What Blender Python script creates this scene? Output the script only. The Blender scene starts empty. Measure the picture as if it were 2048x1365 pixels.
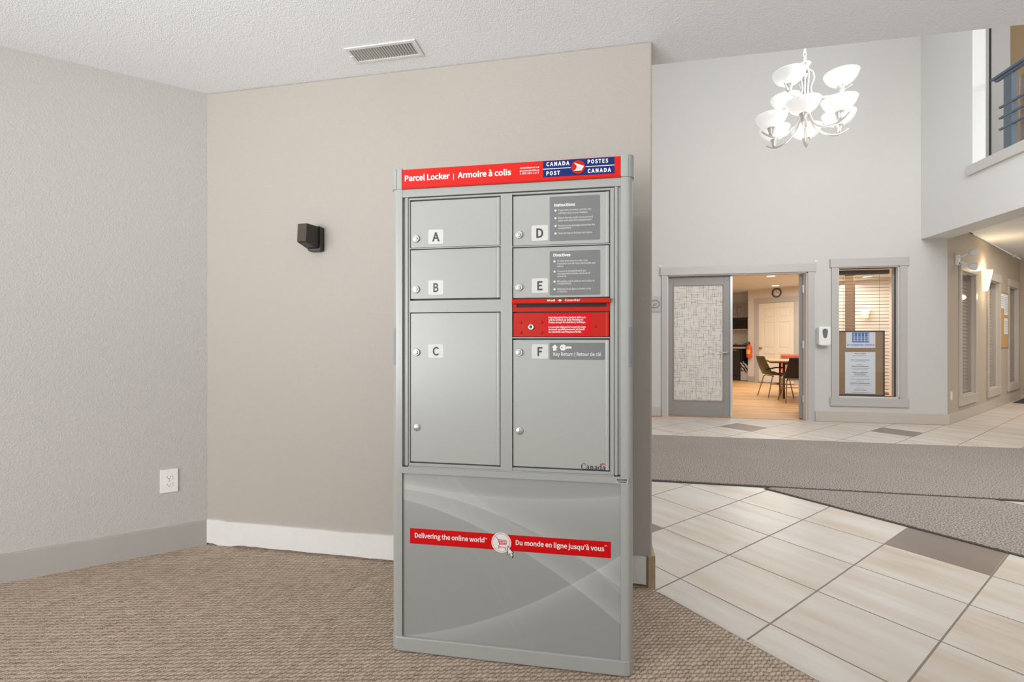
import bpy, math, random
from mathutils import Vector, Matrix
random.seed(7)
# ------------------------------------------------------------------ camera, world, lights, exposure
SC = bpy.context.scene
COL = SC.collection
FPX, CAMH, YAW = 905.0, 1.12, math.radians(10.7)
SN, CS = math.sin(YAW), math.cos(YAW)
cd = bpy.data.cameras.new('camera'); cam = bpy.data.objects.new('camera', cd); COL.objects.link(cam)
cd.sensor_width = 36.0; cd.lens = 36.0*FPX/2048.0; cd.clip_start = 0.05; cd.clip_end = 100
cam.location = (0, 0, CAMH); cam.rotation_euler = (math.radians(90), 0, YAW)
SC.camera = cam
SC.view_settings.view_transform = 'Standard'; SC.view_settings.look = 'None'
SC.view_settings.gamma = 1.0; SC.view_settings.use_curve_mapping = False
SC.view_settings.exposure = 0.0
w = bpy.data.worlds.new('world'); SC.world = w; w.use_nodes = True
bg = w.node_tree.nodes['Background']; bg.inputs[0].default_value = (0.97, 0.98, 1.0, 1); bg.inputs[1].default_value = 0.56
def area(name, loc, target, sx, sy, power, col=(1, 1, 1), spread=180):
    l = bpy.data.lights.new(name, 'AREA'); l.shape = 'RECTANGLE'; l.size = sx; l.size_y = sy
    l.energy = power; l.color = col; l.spread = math.radians(spread)
    o = bpy.data.objects.new(name, l); COL.objects.link(o); o.location = loc
    o.rotation_euler = (Vector(target)-Vector(loc)).to_track_quat('-Z', 'Y').to_euler()
    return o
def point(name, loc, power, col=(1, .85, .65), r=.06):
    l = bpy.data.lights.new(name, 'POINT'); l.energy = power; l.color = col; l.shadow_soft_size = r
    o = bpy.data.objects.new(name, l); COL.objects.link(o); o.location = loc; return o
area('window_daylight', (-3.4, -2.4, 1.5), (-1.3, 2.1, 1.2), 2.6, 2.0, 71, (.97, .985, 1), 135)
area('ceiling_fill', (-1.3, -1.6, 1.0), (-.3, -.3, 2.48), 3.4, 1.0, 56, (.96, .98, 1), 110)  # added fill aimed upward to brighten the low ceiling, no real lamp
area('far_wall_fill', (3.4, 2.75, 3.45), (3.4, 7.0, .9), 2.0, 1.0, 82, (.97, .985, 1))  # added unseen fill lamp for the lower far wall, no actual entrance window
area('window_daylight', (2.8, -2.8, 1.5), (1.5, 5.0, 1.0), 2.4, 2.0, 8, (.98, .99, 1))
area('lobby_daylight', (2.2, 3.4, 5.8), (2.4, 5.2, 0.5), 3.0, 2.0, 84, (.96, .98, 1))
area('upper_daylight', (6.6, 4.2, 5.0), (5.0, 6.8, 3.8), 1.6, 1.2, 22, (1, .98, .95))
area('lounge_ceiling_light', (4.2, 10.3, 2.44), (4.2, 10.3, 0), 3.2, 3.2, 130, (1, .985, .94))
area('lounge_ceiling_light', (2.9, 8.8, 2.44), (3.6, 11.0, 0), 1.4, 1.4, 14, (1, .97, .9))
area('corridor_ceiling_light', (7.6, 7.6, 2.66), (7.6, 7.6, 0), 1.6, 1.6, 58, (1, .94, .86))

# ------------------------------------------------------------------ from the photograph's pixels to planes of the place
def ray(px, py):
    x, z = (px-1024)/FPX, -(py-682.5)/FPX
    return Vector((x*CS-SN, x*SN+CS, z))
def LOC(px, py, org, rot, yoff=0.0):
    """pixel -> (x, z) on a vertical plane through org at angle rot, pushed back yoff"""
    xd = Vector((math.cos(rot), math.sin(rot), 0)); yd = Vector((-math.sin(rot), math.cos(rot), 0))
    o = Vector((org[0], org[1], 0)) + yd*yoff; d = ray(px, py); C = Vector((0, 0, CAMH))
    t = (o-C).dot(yd)/d.dot(yd); p = C+d*t
    return (p-o).dot(xd), p.z
def GND(px, py, z=0.0):
    d = ray(px, py); t = (z-CAMH)/d.z; return d.x*t, d.y*t

# ------------------------------------------------------------------ materials
def lin(c):
    c = c.lstrip('#'); v = [int(c[i:i+2], 16)/255 for i in (0, 2, 4)]
    return tuple(((x/12.92) if x <= .04045 else ((x+.055)/1.055)**2.4) for x in v)+(1,)
def nmat(name):
    m = bpy.data.materials.new(name); m.use_nodes = True
    nt = m.node_tree; return m, nt, nt.nodes['Principled BSDF']
def mat(name, col, rough=.5, metal=0, bump=0, bscale=100, var=0, vscale=6, emit=None, estr=0, spec=.5, coat=0):
    m, nt, p = nmat(name)
    p.inputs['Base Color'].default_value = lin(col); p.inputs['Roughness'].default_value = rough
    p.inputs['Metallic'].default_value = metal; p.inputs['Specular IOR Level'].default_value = spec
    p.inputs['Coat Weight'].default_value = coat
    tc = None
    if bump or var: tc = nt.nodes.new('ShaderNodeTexCoord')
    if bump:
        n = nt.nodes.new('ShaderNodeTexNoise'); n.inputs['Scale'].default_value = bscale; n.inputs['Detail'].default_value = 3
        b = nt.nodes.new('ShaderNodeBump'); b.inputs['Strength'].default_value = bump; b.inputs['Distance'].default_value = .004
        nt.links.new(tc.outputs['Object'], n.inputs['Vector']); nt.links.new(n.outputs['Fac'], b.inputs['Height'])
        nt.links.new(b.outputs['Normal'], p.inputs['Normal'])
    if var:
        n = nt.nodes.new('ShaderNodeTexNoise'); n.inputs['Scale'].default_value = vscale; n.inputs['Detail'].default_value = 4
        hs = nt.nodes.new('ShaderNodeHueSaturation'); hs.inputs['Color'].default_value = lin(col)
        mr = nt.nodes.new('ShaderNodeMapRange'); mr.inputs[1].default_value = .3; mr.inputs[2].default_value = .68
        mr.inputs[3].default_value = 1-var; mr.inputs[4].default_value = 1+var
        nt.links.new(tc.outputs['Object'], n.inputs['Vector']); nt.links.new(n.outputs['Fac'], mr.inputs[0])
        nt.links.new(mr.outputs[0], hs.inputs['Value']); nt.links.new(hs.outputs[0], p.inputs['Base Color'])
    if emit:
        p.inputs['Emission Color'].default_value = lin(emit); p.inputs['Emission Strength'].default_value = estr
    return m
class NG:
    """small helper to write node maths"""
    def __init__(s, nt): s.nt = nt
    def v(s, sock, x):
        if hasattr(x, 'is_linked') or hasattr(x, 'links'): s.nt.links.new(x, sock)
        else: sock.default_value = x
    def m(s, op, a, b=None, c=None):
        n = s.nt.nodes.new('ShaderNodeMath'); n.operation = op; s.v(n.inputs[0], a)
        if b is not None: s.v(n.inputs[1], b)
        if c is not None: s.v(n.inputs[2], c)
        return n.outputs[0]
    def mix(s, f, a, b):
        n = s.nt.nodes.new('ShaderNodeMix'); n.data_type = 'RGBA'; s.v(n.inputs[0], f); s.v(n.inputs[6], a); s.v(n.inputs[7], b)
        return n.outputs[2]
    def noise(s, vec, scale, detail=2, flat=False):
        n = s.nt.nodes.new('ShaderNodeTexNoise'); n.noise_dimensions = '2D' if flat else '3D'; n.inputs['Scale'].default_value = scale; n.inputs['Detail'].default_value = detail
        s.nt.links.new(vec, n.inputs['Vector']); return n.outputs['Fac']
    def comb(s, x, y, z):
        n = s.nt.nodes.new('ShaderNodeCombineXYZ'); s.v(n.inputs[0], x); s.v(n.inputs[1], y); s.v(n.inputs[2], z); return n.outputs[0]
    def xyz(s):
        t = s.nt.nodes.new('ShaderNodeTexCoord'); n = s.nt.nodes.new('ShaderNodeSeparateXYZ')
        s.nt.links.new(t.outputs['Object'], n.inputs[0]); return t.outputs['Object'], n.outputs[0], n.outputs[1], n.outputs[2]
    def bump(s, h, strength, dist, p):
        b = s.nt.nodes.new('ShaderNodeBump'); b.inputs['Strength'].default_value = strength; b.inputs['Distance'].default_value = dist
        s.nt.links.new(h, b.inputs['Height']); s.nt.links.new(b.outputs[0], p.inputs['Normal'])
R2 = math.sqrt(.5)
TA0, TB0, TPA, TPB = 1.855, .4935, .4155, .4107      # tile lattice along the two diagonals
def tile_material():
    m, nt, p = nmat('cream_floor_tile'); g = NG(nt); vec, x, y, z = g.xyz()
    a = g.m('MULTIPLY', g.m('ADD', x, y), R2); b = g.m('MULTIPLY', g.m('SUBTRACT', y, x), R2)
    ua = g.m('DIVIDE', g.m('SUBTRACT', a, TA0), TPA); ub = g.m('DIVIDE', g.m('SUBTRACT', b, TB0), TPB)
    ia, ib = g.m('FLOOR', ua), g.m('FLOOR', ub); fa, fb = g.m('FRACT', ua), g.m('FRACT', ub)
    wn = nt.nodes.new('ShaderNodeTexWhiteNoise'); nt.links.new(g.comb(ia, ib, 0), wn.inputs[0])
    rnd = wn.outputs['Value']
    # soft streaks that run along each tile
    sv = g.comb(g.m('MULTIPLY', a, 9.0), g.m('MULTIPLY_ADD', b, 1.3, g.m('MULTIPLY', rnd, 37.0)), g.m('MULTIPLY', rnd, 11.0))
    streak = g.noise(sv, 1.0, 5); cloud = g.noise(g.comb(a, g.m('MULTIPLY_ADD', rnd, 9.0, b), 0), 4.0, 3, True)
    sf = nt.nodes.new('ShaderNodeMapRange'); nt.links.new(streak, sf.inputs[0]); sf.inputs[1].default_value = .38; sf.inputs[2].default_value = .68
    c1 = g.mix(sf.outputs[0], lin('#e0dbd3'), lin('#c9b59f'))
    cf = nt.nodes.new('ShaderNodeMapRange'); nt.links.new(cloud, cf.inputs[0]); cf.inputs[1].default_value = .35; cf.inputs[2].default_value = .75
    cf.inputs[4].default_value = .6
    c2 = g.mix(cf.outputs[0], c1, lin('#d8cdbf'))
    c2 = g.mix(g.m('MULTIPLY', rnd, .35), c2, lin('#d6d5d1'))
    fine = g.noise(g.comb(g.m('MULTIPLY', a, 60.0), g.m('MULTIPLY_ADD', b, 7.0, g.m('MULTIPLY', rnd, 23.0)), 0), 1.0, 3, True)
    c2 = g.mix(g.m('MULTIPLY', fine, .22), c2, lin('#bba58c'))
    sm = g.m('MODULO', g.m('ADD', ia, 300), 3.0); s6 = g.m('MODULO', g.m('ADD', g.m('ADD', ia, ib), 600), 6.0)
    dark = g.m('MULTIPLY', g.m('LESS_THAN', sm, .5), g.m('COMPARE', s6, 3.0, .2))
    dk = g.mix(streak, lin('#7d7068'), lin('#94857a'))
    c3 = g.mix(dark, c2, dk)
    gw = .0085
    e = g.m('MINIMUM', g.m('MINIMUM', fa, g.m('SUBTRACT', 1.0, fa)), g.m('MINIMUM', fb, g.m('SUBTRACT', 1.0, fb)))
    gr = g.m('LESS_THAN', e, gw)
    c4 = g.mix(gr, c3, lin('#8a7e70'))
    nt.links.new(c4, p.inputs['Base Color'])
    nt.links.new(g.m('MULTIPLY_ADD', gr, .4, .34), p.inputs['Roughness'])
    sb = nt.nodes.new('ShaderNodeMapRange'); nt.links.new(e, sb.inputs[0]); sb.inputs[1].default_value = gw*.6; sb.inputs[2].default_value = gw*1.6
    g.bump(sb.outputs[0], .5, .002, p)
    return m
def carpet_material():
    m, nt, p = nmat('looped_brown_carpet'); g = NG(nt); vec, x, y, z = g.xyz()
    th = YAW+math.radians(1.5); c, s = math.cos(th), math.sin(th)
    u = g.m('ADD', g.m('MULTIPLY', x, c), g.m('MULTIPLY', y, s)); v = g.m('SUBTRACT', g.m('MULTIPLY', y, c), g.m('MULTIPLY', x, s))
    n1 = g.noise(vec, 45.0, 2, True); n2 = g.noise(vec, 330.0, 2, True); n3 = g.noise(vec, 3.0, 3, True); n4 = g.noise(vec, 160.0, 2, True)
    vv = g.m('DIVIDE', g.m('MULTIPLY_ADD', n4, .008, g.m('MULTIPLY_ADD', n1, .014, v)), .0182); row = g.m('FLOOR', vv); fv = g.m('FRACT', vv)
    jit = g.m('MULTIPLY', g.m('SINE', g.m('MULTIPLY', row, 12.9898)), .2)
    uu = g.m('ADD', g.m('ADD', g.m('DIVIDE', g.m('MULTIPLY_ADD', n4, .008, g.m('MULTIPLY_ADD', n1, .012, u)), .0205), g.m('MULTIPLY', fv, -.75)), jit); fu = g.m('FRACT', uu)
    hv = g.m('SINE', g.m('MULTIPLY', fv, math.pi)); hu = g.m('SINE', g.m('MULTIPLY', fu, math.pi))
    hgt = g.m('MULTIPLY', g.m('MULTIPLY_ADD', g.m('POWER', hv, .5), .6, .4), g.m('MULTIPLY_ADD', g.m('POWER', hu, .4), .62, .38))
    wn = nt.nodes.new('ShaderNodeTexWhiteNoise'); nt.links.new(g.comb(g.m('FLOOR', uu), row, 0), wn.inputs[0])
    hgt2 = g.m('ADD', hgt, g.m('ADD', g.m('MULTIPLY', n2, 1.0), g.m('MULTIPLY', wn.outputs['Value'], .22)))
    mr = nt.nodes.new('ShaderNodeMapRange'); nt.links.new(hgt2, mr.inputs[0]); mr.inputs[1].default_value = .80; mr.inputs[2].default_value = 1.62
    col = g.mix(mr.outputs[0], lin('#48362a'), lin('#eed8c2'))
    col = g.mix(g.m('MULTIPLY', n3, .35), col, lin('#a68f79'))
    nt.links.new(col, p.inputs['Base Color']); p.inputs['Roughness'].default_value = .95; p.inputs['Specular IOR Level'].default_value = .1
    g.bump(hgt2, .9, .006, p)
    return m
def mat_material():
    m, nt, p = nmat('ribbed_taupe_mat'); g = NG(nt); vec, x, y, z = g.xyz()
    n1 = g.noise(vec, 120.0, 4, True); n3 = g.noise(vec, 1.8, 3, True)
    a = g.m('MULTIPLY', g.m('ADD', x, y), R2)
    wv = g.m('SINE', g.m('MULTIPLY_ADD', n1, 2.0, g.m('MULTIPLY', a, 2*math.pi/.011)))
    f = g.m('ADD', g.m('MULTIPLY', wv, .10), n1)
    mr = nt.nodes.new('ShaderNodeMapRange'); nt.links.new(f, mr.inputs[0]); mr.inputs[1].default_value = .3; mr.inputs[2].default_value = .68
    col = g.mix(mr.outputs[0], lin('#4b423b'), lin('#cfc3ba')); col = g.mix(g.m('MULTIPLY', n3, .3), col, lin('#80756d'))
    nt.links.new(col, p.inputs['Base Color']); p.inputs['Roughness'].default_value = .95; p.inputs['Specular IOR Level'].default_value = .1
    g.bump(f, .6, .003, p); return m
def laminate_material():
    m, nt, p = nmat('oak_laminate_floor'); g = NG(nt); vec, x, y, z = g.xyz()
    th = math.radians(-2); pl = g.m('DIVIDE', y, .13); ip = g.m('FLOOR', pl); fp = g.m('FRACT', pl)
    wn = nt.nodes.new('ShaderNodeTexWhiteNoise'); nt.links.new(g.comb(ip, 0, 0), wn.inputs[0])
    xx = g.m('MULTIPLY_ADD', wn.outputs['Value'], 5.0, x); gi = g.m('FLOOR', g.m('DIVIDE', xx, 1.2))
    w2 = nt.nodes.new('ShaderNodeTexWhiteNoise'); nt.links.new(g.comb(ip, gi, 3), w2.inputs[0])
    gr = g.noise(g.comb(g.m('MULTIPLY', xx, 1.5), g.m('MULTIPLY', y, 28.0), g.m('MULTIPLY', w2.outputs['Value'], 20)), 1.0, 4)
    col = g.mix(gr, lin('#dca468'), lin('#fbd3a0')); col = g.mix(g.m('MULTIPLY', w2.outputs['Value'], .7), col, lin('#cf9a60'))
    col = g.mix(g.m('LESS_THAN', fp, .06), col, lin('#946a40'))
    nt.links.new(col, p.inputs['Base Color']); p.inputs['Roughness'].default_value = .38
    return m
def wall_paint(name, col, bump=.35, scale=150, var=.012):
    m, nt, p = nmat(name); g = NG(nt); vec, x, y, z = g.xyz()
    n1 = g.noise(vec, scale, 2); n2 = g.noise(vec, scale*.35, 2)
    mr = nt.nodes.new('ShaderNodeMapRange'); nt.links.new(g.m('MULTIPLY_ADD', n2, .5, n1), mr.inputs[0]); mr.inputs[1].default_value = .62; mr.inputs[2].default_value = .95
    col2 = g.mix(g.m('MULTIPLY', mr.outputs[0], .5), lin(col), tuple(min(1, v*(1+var*4)) for v in lin(col)[:3])+(1,))
    nt.links.new(col2, p.inputs['Base Color']); p.inputs['Roughness'].default_value = .62; p.inputs['Specular IOR Level'].default_value = .3
    g.bump(mr.outputs[0], bump, .003, p); return m
def glass_material(name='clear_glass', refl=.10, tint=(1, 1, 1, 1)):
    m = bpy.data.materials.new(name); m.use_nodes = True; nt = m.node_tree; nt.nodes.clear()
    out = nt.nodes.new('ShaderNodeOutputMaterial'); mx = nt.nodes.new('ShaderNodeMixShader')
    tr = nt.nodes.new('ShaderNodeBsdfTransparent'); gl = nt.nodes.new('ShaderNodeBsdfGlossy'); gl.inputs['Roughness'].default_value = .02
    tr.inputs[0].default_value = tint
    lw = nt.nodes.new('ShaderNodeLayerWeight'); lw.inputs[0].default_value = .25
    ma = nt.nodes.new('ShaderNodeMath'); ma.operation = 'MULTIPLY_ADD'; ma.inputs[1].default_value = .6; ma.inputs[2].default_value = refl*.4
    nt.links.new(lw.outputs['Fresnel'], ma.inputs[0]); nt.links.new(ma.outputs[0], mx.inputs[0])
    nt.links.new(tr.outputs[0], mx.inputs[1]); nt.links.new(gl.outputs[0], mx.inputs[2]); nt.links.new(mx.outputs[0], out.inputs[0])
    return m
def crosshatch_glass():
    """cream frosted pane printed with short crossing dark strokes"""
    m, nt, p = nmat('cream_crosshatch_pane'); g = NG(nt); vec, x, y, z = g.xyz()
    tot = None
    for k, (cw, ch, horizontal) in enumerate([(.13, .026, 1), (.10, .034, 1), (.026, .13, 0), (.034, .10, 0)]):
        sx = g.m('ADD', g.m('DIVIDE', x, cw), k*3.7+.13); sz = g.m('ADD', g.m('DIVIDE', z, ch), k*1.9+.41)
        if horizontal: sx = g.m('ADD', sx, g.m('MULTIPLY', g.m('SINE', g.m('MULTIPLY', g.m('FLOOR', sz), 91.7)), 3.1))
        else: sz = g.m('ADD', sz, g.m('MULTIPLY', g.m('SINE', g.m('MULTIPLY', g.m('FLOOR', sx), 57.3)), 2.7))
        ix, iz = g.m('FLOOR', sx), g.m('FLOOR', sz); fx, fz = g.m('FRACT', sx), g.m('FRACT', sz)
        wn = nt.nodes.new('ShaderNodeTexWhiteNoise'); nt.links.new(g.comb(ix, iz, k), wn.inputs[0]); r = wn.outputs['Value']
        on = g.m('GREATER_THAN', r, .60)
        t, l = (fz, fx) if horizontal else (fx, fz)
        th = .0022/min(cw, ch)
        line = g.m('LESS_THAN', g.m('ABSOLUTE', g.m('SUBTRACT', t, .5)), th)
        le = g.m('MULTIPLY', g.m('SINE', g.m('MULTIPLY', l, math.pi)), 1.0)
        one = g.m('MULTIPLY', g.m('MULTIPLY', on, line), g.m('MULTIPLY', le, .85))
        tot = one if tot is None else g.m('MAXIMUM', tot, one)
    col = g.mix(g.m('MULTIPLY', tot, .85), lin('#ddd5cb'), lin('#4f4740'))
    nt.links.new(col, p.inputs['Base Color']); p.inputs['Roughness'].default_value = .12
    p.inputs['Emission Strength'].default_value = 0
    return m

M = {}
M['wall'] = wall_paint('greige_wall_paint', '#c0bcb8'); M['wall_back'] = wall_paint('beige_wall_paint', '#b4ada4', .22)
M['wall_far'] = wall_paint('pale_grey_wall_paint', '#cbc8c3', .22, 110); M['wall_white'] = wall_paint('white_smooth_wall_paint', '#dddcd9', .04)
M['ceil'] = wall_paint('white_textured_ceiling', '#eef1f4', .42, 190); M['tile'] = tile_material(); M['carpet'] = carpet_material()
M['mat'] = mat_material(); M['lam'] = laminate_material()
M['rubber'] = mat('dark_rubber', '#4a413b', .8)
M['base'] = mat('grey_painted_baseboard', '#b0aba5', .4, var=.03); M['base_tan'] = mat('greige_baseboard', '#c3b9ad', .4, var=.02)
M['rawbase'] = mat('bare_white_wallboard', '#e3e1dc', .7, bump=.25, bscale=60, var=.02, vscale=20)
M['trim'] = mat('grey_trim_paint', '#bcb7b3', .4); M['trim_white'] = mat('white_jamb_paint', '#dedad4', .45)
M['wood_end'] = mat('raw_tan_wood', '#b59c7c', .6, var=.12, vscale=30); M['grit'] = mat('plaster_crumbs', '#8a7a6a', .9, var=.3, vscale=90)
M['leaf'] = mat('grey_door_paint', '#958f8b', .35); M['alu'] = mat('brushed_aluminium', '#d5d7d8', .35, .6); M['pane'] = crosshatch_glass()
M['steel'] = mat('brushed_steel', '#c4c3c0', .3, .85); M['nickel'] = mat('satin_nickel', '#cbc8c4', .35, .6)
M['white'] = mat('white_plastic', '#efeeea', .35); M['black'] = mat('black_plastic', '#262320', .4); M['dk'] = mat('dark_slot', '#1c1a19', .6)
M['loc'] = mat('grey_powder_coat', '#a1a29d', .3, bump=.05, bscale=260); M['locj'] = mat('grey_powder_coat_frame', '#9c9d98', .34)
M['red'] = mat('red_powder_coat', '#b51b06', .42, spec=.22); M['redsign'] = mat('red_sign_film', '#cb1a0e', .42, spec=.22); M['redtxt'] = mat('red_film', '#c60208', .42, spec=.2)
M['blue'] = mat('navy_sign_film', '#052064', .42, spec=.25); M['txtw'] = mat('white_lettering', '#dddbd8', .5); M['txtd'] = mat('dark_lettering', '#3a3a3c', .5)
M['txtk'] = mat('black_lettering', '#151515', .5); M['lab'] = mat('white_label', '#c6c5c0', .45); M['labg'] = mat('grey_label', '#6f706f', .45)
M['refl'] = mat('grey_reflector', '#8e9096', .3); M['groove'] = mat('shadow_gap', '#4d4c48', .7)
M['glass'] = glass_material(); M['cork'] = mat('cork', '#c29a62', .85, var=.1, vscale=40); M['paper'] = mat('paper', '#e6e9ee', .7)
M['brownframe'] = mat('brown_board_frame', '#4d3d2c', .5); M['board'] = mat('tan_board', '#9c7a50', .7, var=.05)
M['bluepr'] = mat('blue_print', '#3a6fb5', .6); M['rail'] = mat('blue_grey_steel', '#56616e', .45); M['railw'] = mat('pale_ledge_paint', '#c9c6c2', .4)
# ------------------------------------------------------------------ mesh builder
class MB:
    def __init__(s, org=(0, 0, 0), rot=0.0):
        s.V = []; s.F = []; s.MI = []; s.SM = []
        s.X = Matrix.Translation(Vector(org)) @ Matrix.Rotation(rot, 4, 'Z')
    def add(s, vs, fs, m=0, smooth=False):
        o = len(s.V); s.V += [tuple(s.X @ Vector(v)) for v in vs]
        for f in fs: s.F.append([i+o for i in f]); s.MI.append(m); s.SM.append(smooth)
        return s
    def box(s, x0, x1, y0, y1, z0, z1, m=0):
        x0, x1 = sorted((x0, x1)); y0, y1 = sorted((y0, y1)); z0, z1 = sorted((z0, z1))
        v = [(x0, y0, z0), (x1, y0, z0), (x1, y1, z0), (x0, y1, z0), (x0, y0, z1), (x1, y0, z1), (x1, y1, z1), (x0, y1, z1)]
        return s.add(v, [(0, 3, 2, 1), (4, 5, 6, 7), (0, 1, 5, 4), (1, 2, 6, 5), (2, 3, 7, 6), (3, 0, 4, 7)], m)
    def prism(s, poly, a0, a1, axis='z', m=0, smooth=False):
        """poly in the plane across axis; y axis: poly is (x,z); x axis: poly is (y,z)"""
        n = len(poly)
        A = sum(poly[i][0]*poly[(i+1) % n][1]-poly[(i+1) % n][0]*poly[i][1] for i in range(n))
        P = list(poly) if A > 0 else list(poly)[::-1]
        f = {'z': lambda p, a: (p[0], p[1], a), 'y': lambda p, a: (p[0], a, p[1]), 'x': lambda p, a: (a, p[0], p[1])}[axis]
        v = [f(p, a0) for p in P]+[f(p, a1) for p in P]
        q = [(i, (i+1) % n, n+(i+1) % n, n+i) for i in range(n)]; caps = [tuple(range(n-1, -1, -1)), tuple(range(n, 2*n))]
        if axis == 'y': q = [t[::-1] for t in q]; caps = [c[::-1] for c in caps]
        s.add(v, q, m, smooth); o = len(s.V)-2*n
        for c in caps: s.F.append([i+o for i in c]); s.MI.append(m); s.SM.append(False)
        return s
    def tube(s, pts, r, seg=8, m=0, closed=False):
        pts = [Vector(p) for p in pts]; n = len(pts); R = r if isinstance(r, (list, tuple)) else [r]*n
        vs = []; up = None
        for i, p in enumerate(pts):
            a = pts[(i-1) % n] if (closed or i > 0) else p; b = pts[(i+1) % n] if (closed or i < n-1) else p
            d = (b-a).normalized() if (b-a).length > 1e-9 else Vector((0, 0, 1))
            if up is None: up = Vector((0, 0, 1)) if abs(d.z) < .9 else Vector((1, 0, 0))
            sx = d.cross(up)
            if sx.length < 1e-4: sx = d.cross(Vector((1, .3, 0)))
            sx.normalize(); up = sx.cross(d).normalized()
            for k in range(seg):
                t = 2*math.pi*k/seg; vs.append(tuple(p+sx*(math.cos(t)*R[i])+up*(math.sin(t)*R[i])))
        fs = []
        for i in range(n if closed else n-1):
            j = (i+1) % n
            for k in range(seg): fs.append((i*seg+k, i*seg+(k+1) % seg, j*seg+(k+1) % seg, j*seg+k))
        if not closed: fs += [tuple(range(seg-1, -1, -1)), tuple(range((n-1)*seg, n*seg))]
        return s.add(vs, fs, m, True)
    def lathe(s, prof, c=(0, 0, 0), seg=24, m=0, axis='z', cap=True):
        """prof: list of (r, h) along axis from c; axis 'y-' points toward -y"""
        vs = []; fs = []
        for r, h in prof:
            for k in range(seg):
                t = 2*math.pi*k/seg; x, y = r*math.cos(t), r*math.sin(t)
                vs.append({'z': (c[0]+x, c[1]+y, c[2]+h), 'y-': (c[0]+x, c[1]-h, c[2]+y), 'x': (c[0]+h, c[1]+x, c[2]+y)}[axis])
        for i in range(len(prof)-1):
            for k in range(seg): fs.append((i*seg+k, i*seg+(k+1) % seg, (i+1)*seg+(k+1) % seg, (i+1)*seg+k))
        if prof[0][0] > 1e-6: fs.append(tuple(range(seg-1, -1, -1)))
        if cap and prof[-1][0] > 1e-6: fs.append(tuple(range((len(prof)-1)*seg, len(prof)*seg)))
        return s.add(vs, fs, m, True)
    def grid(s, fn, nu, nv, th=0, m=0):
        """sheet through fn(u,v); th gives it real thickness along its normal"""
        P = [[Vector(fn(i/nu, j/nv)) for i in range(nu+1)] for j in range(nv+1)]
        N = []
        for j in range(nv+1):
            row = []
            for i in range(nu+1):
                du = P[j][min(i+1, nu)]-P[j][max(i-1, 0)]; dv = P[min(j+1, nv)][i]-P[max(j-1, 0)][i]
                row.append(du.cross(dv).normalized())
            N.append(row)
        W = nu+1; top = [tuple(P[j][i]) for j in range(nv+1) for i in range(W)]
        bot = [tuple(P[j][i]-N[j][i]*th) for j in range(nv+1) for i in range(W)]
        fs = [(j*W+i, j*W+i+1, (j+1)*W+i+1, (j+1)*W+i) for j in range(nv) for i in range(nu)]
        if th:
            o = len(top); fs += [tuple(x+o for x in f[::-1]) for f in fs[:]]
            for i in range(nu): fs.append((i, o+i, o+i+1, i+1)); b = nv*W; fs.append((b+i+1, o+b+i+1, o+b+i, b+i))
            for j in range(nv): fs.append((j*W, (j+1)*W, o+(j+1)*W, o+j*W)); fs.append((j*W+nu, o+j*W+nu, o+(j+1)*W+nu, (j+1)*W+nu))
            return s.add(top+bot, fs, m, True)
        return s.add(top, fs, m, True)
    def text(s, t, x0, x1, zb, cap, y, m=0, bold=0, depth=0.0003):
        """lettering on a plane y facing -y, fitted between x0 and x1, baseline zb, capital height cap"""
        vs, fs, w0, w1, ch = text_geo(t, bold)
        k = cap/ch; kx = (x1-x0)/(w1-w0)
        return s.add([(x0+(a-w0)*kx, y, zb+b*k) for a, b in vs], fs, m)
    def build(s, name, mats, parent=None, bevel=0, kind=None, label=None, loc=None, rotz=None, seg=2):
        me = bpy.data.meshes.new(name); me.from_pydata(s.V, [], s.F)
        if not isinstance(mats, (list, tuple)): mats = [mats]
        for mm in mats: me.materials.append(M[mm] if isinstance(mm, str) else mm)
        me.polygons.foreach_set('material_index', s.MI); me.polygons.foreach_set('use_smooth', s.SM); me.update()
        o = bpy.data.objects.new(name, me); COL.objects.link(o)
        if parent: o.parent = parent
        if loc: o.location = loc
        if rotz is not None: o.rotation_euler = (0, 0, rotz)
        if bevel:
            b = o.modifiers.new('bevel', 'BEVEL'); b.width = bevel; b.segments = seg; b.limit_method = 'ANGLE'; b.angle_limit = math.radians(50)
        if kind: o['kind'] = kind
        if label: o['label'] = label
        return o
_tg = {}
import os
try: FONT = bpy.data.fonts.load(os.path.join(bpy.utils.system_resource('DATAFILES'), 'fonts', 'Noto Sans CJK Regular.woff2'))   # lettering face that ships with Blender
except Exception: FONT = None
def text_geo(t, bold=0):
    key = (t, bold)
    if key in _tg: return _tg[key]
    def geo(q):
        c = bpy.data.curves.new('lettering', 'FONT'); c.font = FONT or c.font; c.body = q; c.size = 1; c.resolution_u = 3; c.offset = bold
        o = bpy.data.objects.new('lettering', c); COL.objects.link(o); bpy.context.view_layer.update()
        me = bpy.data.meshes.new_from_object(o.evaluated_get(bpy.context.evaluated_depsgraph_get()))
        vs = [(v.co.x, v.co.y) for v in me.vertices]; fs = [tuple(p.vertices) for p in me.polygons]
        nz = [p.normal.z for p in me.polygons]; fs = [f if z > 0 else f[::-1] for f, z in zip(fs, nz)]
        bpy.data.objects.remove(o); bpy.data.meshes.remove(me); bpy.data.curves.remove(c); return vs, fs
    vs, fs = geo(t); hv, _ = geo('H')
    xs = [a for a, b in vs]; r = (vs, fs, min(xs), max(xs), max(b for a, b in hv)); _tg[key] = r; return r
def rrect(x0, x1, z0, z1, r, n=4):
    pts = []
    for cx, cz, a in ((x1-r, z1-r, 0), (x0+r, z1-r, 90), (x0+r, z0+r, 180), (x1-r, z0+r, 270)):
        for k in range(n+1):
            t = math.radians(a+90*k/n); pts.append((cx+r*math.cos(t), cz+r*math.sin(t)))
    return pts
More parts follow.
